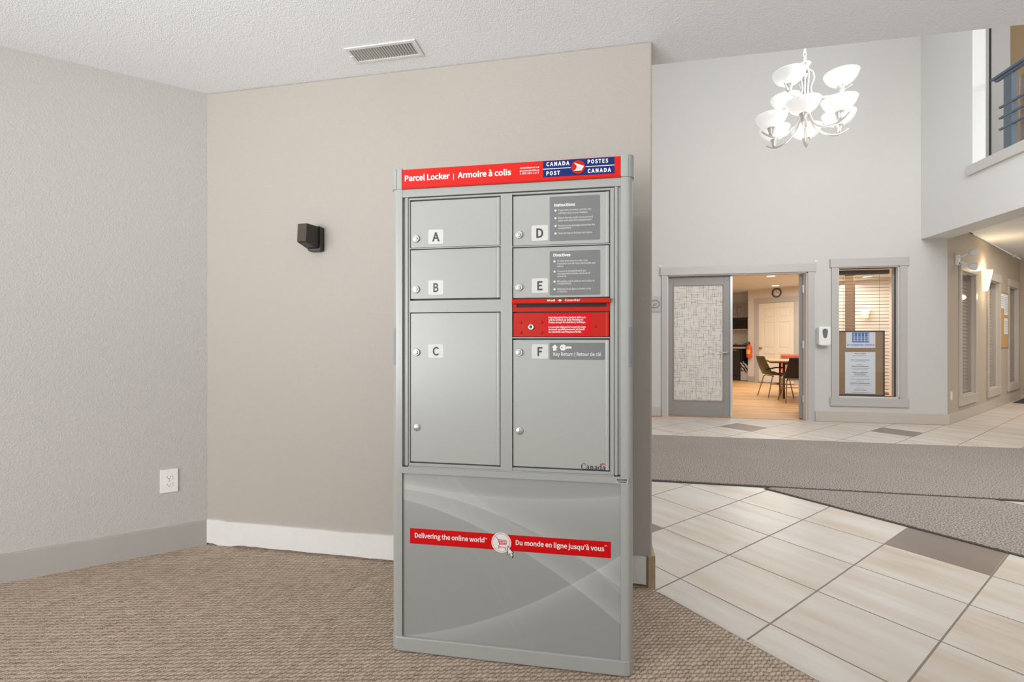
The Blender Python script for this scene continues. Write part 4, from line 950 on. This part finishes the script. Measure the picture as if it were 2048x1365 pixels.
MB().box(-.05, .05, -.072, -.02, -hh-.006, -hh+.004).build('drip_lip', 'ventw', sd)
x1_, t0 = LOC(1321.5, 592.8, FW, 0); b0 = LOC(1321.5, 624.2, FW, 0)[1]; W_ = .205
M['plaque'] = mat('silver_plaque', '#b7b4b0', .35, .2); M['plaqued'] = mat('engraved_grey', '#8f8c88', .4, .2)
pq = thing('wall_plaque', 'small silver-grey plaque with an embossed oval left of the double door', 'plaque', (x1_-W_/2, NF, (t0+b0)/2), 0)
h2 = (t0-b0)/2; MB().box(-W_/2, W_/2, -.014, 0, -h2, h2).build('plate', 'plaque', pq, bevel=.003)
e = MB(); n = 28; P = [((.062)*math.cos(2*math.pi*i/n)+.02, -.016, .055*math.sin(2*math.pi*i/n)) for i in range(n)]; e.tube(P, .006, 6, closed=True)
e.tube([(.0, -.015, -.02), (.01, -.017, .01), (.03, -.017, -.004), (.045, -.016, .02)], .004, 6); e.tube([(-.005, -.015, -.026), (.02, -.016, -.022), (.045, -.015, -.026)], .003, 6); e.build('emblem', 'plaqued', pq)
# orange cord
g0 = [GND(px, py) for px, py in ((1290, 834.5), (1318, 834.3), (1338, 833.5), (1352, 831.8), (1362, 829.8), (1356, 829.0), (1344, 829.2))]
cdm = MB(); cdm.tube([(a, min(b, NF+.05), .008) for a, b in g0], .006, 8); M['orange'] = mat('orange_rubber', '#c9702f', .5)
tag(cdm.build('extension_cord', 'orange'), 'orange extension cord lying on the tiles at the foot of the closed door leaf', 'cord')

# corridor things ------------------------------------------------------
def CPl(px, py, yo=0): return LOC(px, py, CW, CWR, yo)
def cw_thing(name, label, cat, px, py):
    x, z = CPl(px, py); return thing(name, label, cat, (CW[0]+x*R2, CW[1]+x*R2, z), CWR)
el = cw_thing('emergency_light', 'white twin-head emergency light high on the corridor wall beside the corner', 'light', 1912, 521)
MB().prism(rrect(-.05, .05, -.07, .07, .01), -.035, 0, 'y').build('mount', 'white', el, bevel=.004)
M['green'] = mat('green_lamp', '#2f8f5a', .4)
MB().lathe([(.016, 0), (.014, .006), (0, .008)], (.0, -.035, -.045), 14, 0, 'y-').build('status_lamp', 'green', el)
M['lens'] = mat('clear_lens', '#f4f5f5', .3)
for s in (1, -1):
    MB().tube([(0, -.03, s*.03), (.01, -.08, s*.06), (.05, -.12, s*.085)], .010, 8).build('lamp_arm', 'white', el)
    hd_ = MB(); d = Vector((.75, -.66, 0)); 
    hd_.lathe([(.015, -.045), (.035, -.03), (.052, .01), (.056, .03), (.050, .034), (0, .030)], (0, 0, 0), 22, 0, 'x')
    o = hd_.build('lamp_head', 'lens', el); o.location = (.085, -.15, s*.095); o.rotation_euler = (0, 0, math.radians(-62))
sc_ = cw_thing('wall_sconce', 'lit white tapered half-cone sconce on the corridor wall between two windows', 'sconce', 1966, 561)
M['sconce'] = mat('glowing_sconce_glass', '#fff6e0', .3, emit='#ffe3ae', estr=1.25)
s = MB(); prof = [(.055, -.17), (.075, -.10), (.095, .02), (.118, .155)]; seg = 14; vs = []; fs = []
for rr, z in prof:
    for k in range(seg+1):
        t = math.pi+math.pi*k/seg; vs.append((rr*math.cos(t), rr*.95*math.sin(t), z))
for i in range(len(prof)-1):
    for k in range(seg): a = i*(seg+1)+k; fs.append((a, a+1, a+seg+2, a+seg+1))
fs.append(tuple(range(seg, -1, -1)))
s.add(vs, fs, 0, True); so = s.build('shade', 'sconce', sc_); sm = so.modifiers.new('thickness', 'SOLIDIFY'); sm.thickness = .004
MB().box(-.04, .04, -.02, 0, -.10, .08).build('back_plate', 'nickel', sc_)
xx, zz = CPl(1966, 561); sl = Vector((CW[0]+xx*R2, CW[1]+xx*R2, 0))+Vector((R2, -R2, 0))*.06
point('sconce_light', (sl.x, sl.y, zz+.17), 6.5, (1, .8, .5), .03)
point('sconce_light', (sl.x+.08, sl.y-.08, zz-.25), 1.6, (1, .8, .5), .04)
ck = cw_thing('cork_board', 'narrow cork board with pinned papers between the two farther corridor windows', 'cork board', 2006.5, 640)
xa, ta = CPl(1998.5, 585); xb, ba = CPl(2014, 694.5); wk = abs(xb-xa)/2; zc_ = CPl(2006.5, 640)[1]
tt = CPl(2006.5, 587)[1]-zc_; bb = CPl(2006.5, 694)[1]-zc_
MB().box(-wk, wk, -.012, 0, bb, tt).build('cork', 'cork', ck)
f_ = MB(); f_.box(-wk-.012, wk+.012, -.018, 0, tt, tt+.014); f_.box(-wk-.012, wk+.012, -.018, 0, bb-.014, bb); f_.box(-wk-.012, -wk, -.018, 0, bb, tt); f_.box(wk, wk+.012, -.018, 0, bb, tt); f_.build('frame', 'wood_end', ck)
for a, b, c, d in ((-wk+.02, -.01, tt-.27, tt-.02), (.01, wk-.02, tt-.38, tt-.02), (.0, wk-.04, tt-.72, tt-.44)):
    p = MB(); p.box(a, b, -.0145, -.012, c, d); z = d-.05
    while z > c+.03: p.box(a+.03, b-.03, -.0150, -.0145, z-.006, z, 1); z -= .03
    p.build('pinned_paper', ['paper', 'inkline'], ck)
sm_ = cw_thing('smoke_detector', 'small white detector high on the corridor wall near its far end', 'detector', 2025.6, 511)
MB().prism(rrect(-.07, .07, -.04, .04, .02), -.045, 0, 'y').build('housing', 'white', sm_, bevel=.01, seg=3)
wp_ = cw_thing('wall_plate', 'small pale blank wall plate low on the corridor wall beside the corner', 'wall plate', 1902.5, 792); MB().box(-.035, .035, -.006, 0, -.057, .057).build('plate', 'white', wp_, bevel=.002)
# push bar door end bits at the corridor's end
xw, zw = LOC(2042, 781, (cex, cey), math.radians(-45), 0)
eb = thing('door_push_bar', 'thin metal bar low on the far corridor wall at the right edge', 'push bar', (cex+(xw+.55)*R2, cey-(xw+.55)*R2, zw), math.radians(-45))
MB().tube([(-.50, -.06, 0), (.8, -.06, 0)], .012, 8).build('bar', 'steel', eb)
for a in (-.46, .7): MB().tube([(a, -.06, 0), (a, -.001, 0)], .014, 8).build('bracket', 'steel', eb)
dm_ = MB(); dm_.box(.06, 2.6, -1.1, -.1, .001, .012); md = dm_.build('door_mat', 'rubber', loc=(cex, cey, 0), rotz=math.radians(-45)); tag(md, 'dark door mat at the far end of the corridor', 'mat')
# ------------------------------------------------------------------ lounge behind the double door
def KP(px, py, yo=0): return LOC(px, py, KW, KWR, yo)
def KWP(x, y=0):                                          # local of the door wall -> world
    c, s = math.cos(KWR), math.sin(KWR); return KW[0]+x*c-y*s, KW[1]+x*s+y*c
M['door6'] = mat('cream_door_paint', '#eadfcb', .4)
d3 = sempty('door_3', 'cream six panel door at the back of the lounge', 'door', (KW[0], KW[1], 0), KWR)
dwid = kd1-kd0
body = MB(); body.box(kd0+.012, kd1-.012, .022, .05, .012, kdz-.012)
cols = ((kd0+.012+.11, (kd0+kd1)/2-.05), ((kd0+kd1)/2+.05, kd1-.012-.11)); rows = ((.22, .78), (.93, 1.62), (1.74, 1.99))
xs = [kd0+.012, cols[0][0], cols[0][1], cols[1][0], cols[1][1], kd1-.012]; zs = [.012]+[v for r in rows for v in r]+[kdz-.012]
for i in range(5):
    for j in range(7):
        if not (i in (1, 3) and j in (1, 3, 5)): body.box(xs[i], xs[i+1], .010, .024, zs[j], zs[j+1])
for (a, b) in cols:
    for (c, d) in rows: body.prism([(a+.03, c+.03), (b-.03, c+.03), (b-.03, d-.03), (a+.03, d-.03)], .013, .024, 'y')
body.build('door_leaf', 'door6', d3, bevel=.004)
f = MB(); f.box(kd0-.09, kd0, -.018, 0, 0, kdz); f.box(kd1, kd1+.09, -.018, 0, 0, kdz); f.box(kd0-.10, kd1+.10, -.022, 0, kdz, kdz+.12); f.build('casing', 'trim', d3, bevel=.003)
j_ = MB(); j_.box(kd0, kd0+.012, 0, .11, 0, kdz); j_.box(kd1-.012, kd1, 0, .11, 0, kdz); j_.box(kd0, kd1, 0, .11, kdz-.012, kdz); j_.build('jamb', 'trim', d3)
M['brass'] = mat('antique_brass', '#a58a5a', .3, 1.0)
kx_, kz_ = kd0+.075, .93; MB().lathe([(.03, 0), (.028, .008), (.012, .012), (.012, .035), (.028, .045), (.032, .06), (.02, .075), (0, .078)], (kx_, .010, kz_), 18, 0, 'y-').build('door_knob', 'brass', d3)
for zz in (.3, 1.1, 1.86): MB().lathe([(.009, -.05), (.009, .05)], (kd1-.008, .004, zz), 10).build('hinge', 'nickel', d3)
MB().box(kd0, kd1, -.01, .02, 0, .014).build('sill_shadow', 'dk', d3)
# clock
x, z = KP(1553.7, 586); wx_, wy_ = KWP(x); clk = thing('wall_clock', 'round white wall clock with dark rim above the six panel door', 'clock', (wx_, wy_, z), KWR)
MB().lathe([(.118, 0), (.122, .02), (.118, .03), (.100, .032), (.098, .018)], (0, 0, 0), 36, 0, 'y-', cap=False).build('rim', 'brownframe', clk)
fc = MB(); fc.lathe([(.10, 0), (.10, .012), (0, .013)], (0, 0, 0), 36, 0, 'y-')
for k in range(12): t = math.radians(30*k); fc.prism(disc(.085*math.sin(t), .085*math.cos(t), .006, 8), -.0145, -.013, 'y', 1)
fc.build('clock_face', ['white', 'txtd'], clk)
hn = MB(); hn.prism([(-.004, 0), (.004, 0), (.004, .05), (-.004, .05)], -.017, -.0150, 'y'); hn.prism([(0, -.004), (.072, -.020), (.072, -.014), (0, .004)], -.019, -.017, 'y'); hn.build('clock_hands', 'txtk', clk)
# fire extinguisher
x, z = KP(1501.6, 701); wx_, wy_ = KWP(x, -.085); zb_, zt_ = KP(1501.6, 716.5, -.08)[1], KP(1501.6, 684, -.08)[1]; hh = zt_-zb_
fe = thing('fire_extinguisher', 'red-orange fire extinguisher hung on the lounge wall left of the six panel door', 'fire extinguisher', (wx_, wy_, zb_), KWR)
M['fire'] = mat('orange_red_enamel', '#e2532c', .3); M['yel'] = mat('yellow_label', '#e9c24a', .5)
MB().lathe([(.0, 0), (.066, .006), (.070, .02), (.070, hh*.62), (.060, hh*.74), (.030, hh*.80), (.022, hh*.84), (0, hh*.84)], (0, 0, 0), 22).build('cylinder', 'fire', fe)
l_ = MB(); vs = []; fs = []
for k in range(9):
    t = math.radians(200+14*k); vs += [(.0715*math.cos(t), .0715*math.sin(t), hh*.25), (.0715*math.cos(t), .0715*math.sin(t), hh*.52)]
for k in range(8): fs.append((2*k, 2*k+2, 2*k+3, 2*k+1))
l_.add(vs, fs, 0, True); l_.build('label', 'yel', fe)
v_ = MB(); v_.lathe([(.02, hh*.82), (.02, hh*.92), (.012, hh*.96)], (0, 0, 0), 12); v_.box(-.055, .03, -.012, .012, hh*.90, hh*.94); v_.box(-.06, .02, -.010, .010, hh*.97, hh*1.0); v_.build('valve', 'black', fe)
MB().tube([(-.03, 0, hh*.88), (-.075, -.01, hh*.80), (-.088, -.01, hh*.55), (-.082, -.01, hh*.3)], .009, 8).build('hose', 'black', fe)
MB().box(-.03, .03, .068, .085, hh*.4, hh*.7).build('wall_hanger', 'black', fe)
# kitchen niche: local x along the wall, left of corner kx_c ----------------------
M['cab'] = mat('grey_brown_cabinet', '#8b827b', .4); M['counter'] = mat('pale_stone_counter', '#b9b0a4', .35, var=.06, vscale=50); M['appl'] = mat('black_appliance', '#2b2725', .25)
M['glsk'] = mat('dark_glass', '#15130f', .1); M['cabin'] = mat('dark_cabinet_inside', '#3b3430', .7); M['tilew'] = mat('pale_splashback', '#ddd3c6', .3)
x1 = kx_c-.01; UY = .30                                     # upper front sits .30 behind the wall corner plane
zu1, zu0 = KP(1480, 607, UY)[1], KP(1480, 636, UY)[1]; zm0 = KP(1480, 660.5, UY)[1]; zct = KP(1480, 694.5, .02)[1]
print('kitchen heights', zu1, zu0, zm0, zct)
kr = lambda n, l, c: thing(n, l, c, (*KWP(x1, .65), 0), KWR)
uc = thing('upper_cabinet', 'grey-brown wall cabinet with two steel bar handles above the microwave', 'cabinet', (*KWP(x1-.45, .66), zu0), KWR)
D = .66-UY; H_ = zu1-zu0
MB().box(-.45, .44, -D+.02, -.01, 0, H_).build('carcass', 'cab', uc)
for a, b, hx_ in ((-.445, -.003, -.06), (.003, .435, .06)):
    dd = MB().box(a, b, -D, -D+.018, .005, H_-.005).build('door', 'cab', uc, bevel=.003)
    hp = MB(); xx = hx_; hp.tube([(xx, -D-.004, H_*.25), (xx, -D-.03, H_*.30), (xx, -D-.036, H_*.5), (xx, -D-.03, H_*.72), (xx, -D-.004, H_*.77)], .012, 8); hp.build('handle', 'steel', dd)
mw = thing('microwave', 'black over-counter microwave with a keypad under the wall cabinet', 'microwave', (*KWP(x1-.42, .66), zm0+.03), KWR)
Hm = zu0-zm0-.035
MB().box(-.40, .39, -D+.0, -.0, 0, Hm).build('case', 'appl', mw, bevel=.004)
MB().box(-.38, .24, -D-.014, -D, .02, Hm-.05).build('door', 'glsk', mw, bevel=.003)
kp_ = MB(); kp_.box(.25, .37, -D-.010, -D, .02, Hm-.03)
for i in range(5):
    for j in range(3): kp_.box(.268+j*.033, .292+j*.033, -D-.014, -D-.010, .04+i*.055, .07+i*.055, 1)
kp_.build('keypad', ['appl', 'steel'], mw)
sh_ = MB().box(-.84, .0, -D, 0, 0, .028); tag(sh_.build('wall_shelf', 'counter', loc=(*KWP(x1, .66), zm0), rotz=KWR), 'shelf carrying the microwave in the kitchen niche', 'shelf')
ct = MB().box(-2.2, 0, -.66, -.008, 0, .045); tag(ct.build('countertop', 'counter', loc=(*KWP(x1, .66), zct-.045), rotz=KWR, bevel=.003), 'pale stone worktop running along the kitchen niche', 'worktop')
struct('wall_splashback', MB().box(-2.2, 0, -.006, 0, zct, zm0, 0), 'tilew', 'pale splashback above the worktop', 'splashback', loc=(*KWP(x1, .66), 0), rotz=KWR)
# base end cabinet and dishwasher; the end unit ends at px 1490ish
xe = KP(1481, 740, .03)[0]
bc = thing('base_cabinet', 'open-fronted grey base unit at the right end of the worktop', 'cabinet', (*KWP((xe+x1)/2, .66), 0), KWR)
bw_ = (x1-xe)/2; b = MB(); bh = zct-.046
b.box(-bw_, -bw_+.02, -.62, 0, .0, bh); b.box(bw_-.02, bw_, -.62, 0, 0, bh); b.box(-bw_+.02, bw_-.02, -.02, 0, 0, bh); b.box(-bw_+.02, bw_-.02, -.60, -.02, .08, .10); b.build('carcass', 'cabin', bc)
MB().box(-bw_+.005, bw_, -.635, -.615, .02, bh*.50).build('front_panel', 'trim', bc, label='pale grey lower front panel')
tw = MB(); tw.grid(lambda u, v: (-bw_*.8+u*bw_*1.6+.02*math.sin(v*5), -.655-.008*math.sin(u*9+v*2)-.004, bh*.30+v*bh*.28+.03*math.sin(u*4)), 10, 8, .008)
def zebra():
    m, nt, p = nmat('dark_patterned_cloth'); g = NG(nt); vec, x, y, z = g.xyz()
    s = g.m('SINE', g.m('ADD', g.m('MULTIPLY', x, 70), g.m('ADD', g.m('MULTIPLY', z, 55), g.m('MULTIPLY', g.noise(vec, 9, 2), 9))))
    nt.links.new(g.mix(g.m('GREATER_THAN', s, .25), lin('#2a2724'), lin('#b9b3aa')), p.inputs['Base Color']); p.inputs['Roughness'].default_value = .9; return m
M['zebra'] = zebra()
tag(tw.build('dish_towel', 'zebra', loc=(*KWP((xe+x1)/2, .66), 0), rotz=KWR), 'black and grey patterned towel hanging on the base unit', 'towel')
dwm = thing('dishwasher', 'black dishwasher under the worktop at the left of the lounge doorway', 'dishwasher', (*KWP(xe-.31, .66), 0), KWR)
MB().box(-.30, .295, -.60, 0, .0, bh).build('body', 'appl', dwm)
dp = MB().box(-.295, .29, -.63, -.60, .14, bh-.13).build('door', 'appl', dwm, bevel=.004)
cp = MB().box(-.295, .29, -.635, -.60, bh-.125, bh-.005); cp.box(-.10, .20, -.638, -.635, bh-.05, bh-.035, 1); cp.build('control_panel', ['appl', 'steel'], dwm)
MB().box(-.295, .29, -.61, -.58, .0, .13).build('kick_plate', 'appl', dwm)
bc2 = thing('base_cabinet', 'grey base unit left of the dishwasher, mostly hidden by the door edge', 'cabinet', (*KWP(xe-.62-.4, .66), 0), KWR)
MB().box(-.4, .4, -.62, -.02, 0, bh).build('carcass', 'cab', bc2)
# tray of fruit and greens
tr = thing('serving_tray', 'dark tray on the worktop holding red and green food', 'tray', (*KWP(x1-.38, .38), zct), KWR)
t_ = MB(); t_.box(-.26, .26, -.16, .16, .0, .010); 
for a in ((-.26, -.25, -.16, .16), (.25, .26, -.16, .16), (-.25, .25, -.16, -.15), (-.25, .25, .15, .16)): t_.box(a[0], a[1], a[2], a[3], .01, .06)
t_.build('tray_body', 'appl', tr)
M['lett'] = mat('green_leaf', '#6f9a3f', .6, var=.2, vscale=30); M['tom'] = mat('red_food', '#c8452f', .4); M['yelf'] = mat('yellow_food', '#d9b04a', .5)
def ball(name, label, cat, lx, ly, r, m, grp=None, sq=1.0):
    x, y = KWP(x1-.38+lx, .38+ly); o = MB().lathe([(0, 0), (r*.6, r*.12*sq), (r*.95, r*.6*sq), (r, r*sq), (r*.9, r*1.45*sq), (r*.5, r*1.85*sq), (0, r*1.92*sq)], (0, 0, 0), 14).build(name, m, loc=(x, y, zct+.011)); return tag(o, label, cat, grp)
ball('tomato', 'red round food on the left of the dark tray', 'food', -.14, -.06, .045, 'tom'); ball('bread_roll', 'yellow-brown food in the middle of the dark tray', 'food', -.04, -.07, .045, 'yelf', sq=.8)
lf_ = MB()
for k in range(46):
    a = random.uniform(0, 6.28); r = random.uniform(.0, .10); cx_, cy_, cz_ = .10+r*math.cos(a)*.9, r*math.sin(a)*.8, .03+random.uniform(0, .07); s_ = random.uniform(.02, .04); t = random.uniform(0, 6.28)
    lf_.add([(cx_-s_*math.cos(t), cy_-s_*math.sin(t), cz_), (cx_+s_*.4*math.sin(t), cy_-s_*.4*math.cos(t), cz_+.012), (cx_+s_*math.cos(t), cy_+s_*math.sin(t), cz_+.02), (cx_-s_*.4*math.sin(t), cy_+s_*.4*math.cos(t), cz_+.005)], [(0, 1, 2, 3)])
o = lf_.build('salad_greens', 'lett', loc=(*KWP(x1-.38, .38), zct), rotz=KWR); tag(o, 'heap of green leaves on the right of the dark tray', 'food'); o['kind'] = 'stuff'
# plant on top of the wall cabinet
pt = thing('potted_plant', 'bushy green-brown plant on top of the wall cabinet', 'plant', (*KWP(x1-.17, .50), zu1), KWR)
M['pot'] = mat('brown_pot', '#6b4a33', .6); M['leafp'] = mat('olive_leaves', '#6c6a34', .6, var=.3, vscale=20)
MB().lathe([(.04, 0), (.055, .06), (.06, .075), (.05, .075), (.045, .06)], (0, 0, 0), 16).build('pot', 'pot', pt)
lv = MB()
for k in range(60):
    a = random.uniform(0, 6.28); el_ = random.uniform(.1, 1.35); L_ = random.uniform(.08, .17); w_ = .016
    d = Vector((math.cos(a)*math.cos(el_), math.sin(a)*math.cos(el_), math.sin(el_))); s_ = Vector((-math.sin(a), math.cos(a), 0)); p0 = Vector((0, 0, .07)); droop = Vector((0, 0, -.05*math.cos(el_)))
    p1 = p0+d*L_*.5; p2 = p0+d*L_+droop
    lv.add([tuple(p0), tuple(p1+s_*w_), tuple(p2), tuple(p1-s_*w_)], [(0, 1, 2, 3)])
lv.build('foliage', 'leafp', pt)
# pot lights in the lounge ceiling
M['pot_glow'] = mat('lit_downlight', '#fff4dd', .4, emit='#fff0d0', estr=6.0)
for k, (px, py, lb) in enumerate(((1541.5, 552.3, 'lit round downlight nearer the double door, above the open doorway'), (1551, 571.3, 'lit round downlight just in front of the wall clock'), (1734, 553.5, 'lit round downlight seen through the top of the lobby window'))):
    x, y = GND(px, py, 2.51); d = thing('downlight', lb, 'light', (x, y, 2.51), 0)
    MB().lathe([(.115, 0), (.115, -.006), (.085, -.010), (.082, -.002)], (0, 0, 0), 28).build('trim_ring', 'white', d)
    MB().lathe([(0, -.006), (.083, -.005), (.083, -.001)], (0, 0, 0), 24).build('diffuser', 'pot_glow', d)
# sconce behind the blind
p = AT(1734, 628, 10.2); 
t_ = KP(1734, 628)[0]; wx_, wy_ = KWP(t_); z = KP(1734, 628)[1]
s2 = thing('wall_sconce', 'small lit sconce inside the lounge seen through the lobby window blind', 'sconce', (wx_, wy_, z), KWR)
MB().lathe([(.05, -.11), (.07, .0), (.10, .11), (.09, .11)], (0, -.11, 0), 18).build('shade', 'sconce', s2)
MB().box(-.03, .03, -.09, 0, -.05, .05).build('bracket', 'nickel', s2)
point('sconce_light', (wx_-.25, wy_-.25, z+.1), 1.6, (1, .8, .5), .05)

# table and chairs -------------------------------------------------------
M['tabtop'] = mat('tan_table_top', '#b98f60', .4, var=.05, vscale=8); M['legm'] = mat('brown_steel_tube', '#6e655a', .35, .6); M['chrome'] = mat('worn_chrome', '#a9a196', .25, 1.0)
M['olive'] = mat('olive_plastic_shell', '#5d5536', .4); M['blk'] = mat('black_plastic_shell', '#1d1a18', .25); M['orr'] = mat('rust_red_plastic_shell', '#a8432a', .4)
TR = math.radians(-14)
tb = thing('dining_table', 'tan-topped table with brown tubular legs in the lounge', 'table', (4.06, 9.84, 0), TR)
MB().prism(rrect(-.70, .98, -.56, .56, .03), .715, .742).build('table_top', 'tabtop', tb, bevel=.003)
MB().prism(rrect(-.68, .96, -.54, .54, .03), .695, .715).build('edge_band', 'legm', tb)
for lx, ly in ((-.43, -.31), (-.43, .34), (.62, -.31), (.62, .34)):
    MB().tube([(lx, ly, .70), (lx, ly, .002)], .019, 10).build('leg', 'legm', tb)
MB().box(-.43, .62, -.29, -.27, .66, .70).box(-.43, .62, .30, .32, .66, .70).build('apron', 'legm', tb)
def chair(label, mt, loc, rz, arms=True):
    """moulded shell chair facing +x"""
    t = thing('shell_chair', label, 'chair', loc, rz)
    def fn(u, v):
        s = u*1.0; w = (v-.5)
        if s < .5: k = s/.5; x = .22-.44*k; z = .455-.025*math.sin(k*math.pi)+(.012 if k < .1 else 0); wd = .40+.02*k; lift = .09*abs(2*w)**3*k
        else: k = (s-.5)/.5; a = k; x = -.22-.10*math.sin(a*1.3)-.04*a; z = .455+.365*a**1.05; wd = .44-.10*a; lift = .0
        xo = .07*(abs(2*w)**2)*(1 if s >= .5 else 0)*(1-.3*(s-.5)/.5)
        return (x+xo, w*wd, z+lift)
    MB().grid(fn, 20, 12, .010).build('shell', mt, t)
    for sy in (-1, 1):
        MB().tube([(.14, sy*.15, .43), (.17, sy*.17, .40), (.24, sy*.21, .0)], .010, 8).build('leg', 'chrome', t)
        MB().tube([(-.12, sy*.15, .43), (-.15, sy*.17, .40), (-.25, sy*.21, .0)], .010, 8).build('leg', 'chrome', t)
    MB().tube([(.19, -.18, .26), (-.19, -.18, .26)], .008, 8).tube([(.19, .18, .26), (-.19, .18, .26)], .008, 8).tube([(.02, -.18, .26), (.02, .18, .26)], .008, 8).tube([(.14, -.15, .425), (.14, .15, .425)], .009, 8).tube([(-.12, -.15, .425), (-.12, .15, .425)], .009, 8).build('stretcher', 'chrome', t)
    if arms:
        MB().tube([(-.30, -.19, .55), (-.12, -.24, .60), (.05, -.24, .60)], .014, 8).build('arm_rest', 'blk', t)
    return t
chair('olive moulded chair with thin metal legs at the left end of the lounge table', 'olive', (3.52, 9.93, 0), math.radians(8))
chair('black moulded chair with its back toward the doorway at the lounge table', 'blk', (3.55, 9.10, 0), math.radians(84))
chair('rust red moulded chair on the far side of the lounge table', 'orr', (4.12, 10.72, 0), math.radians(-104), False)
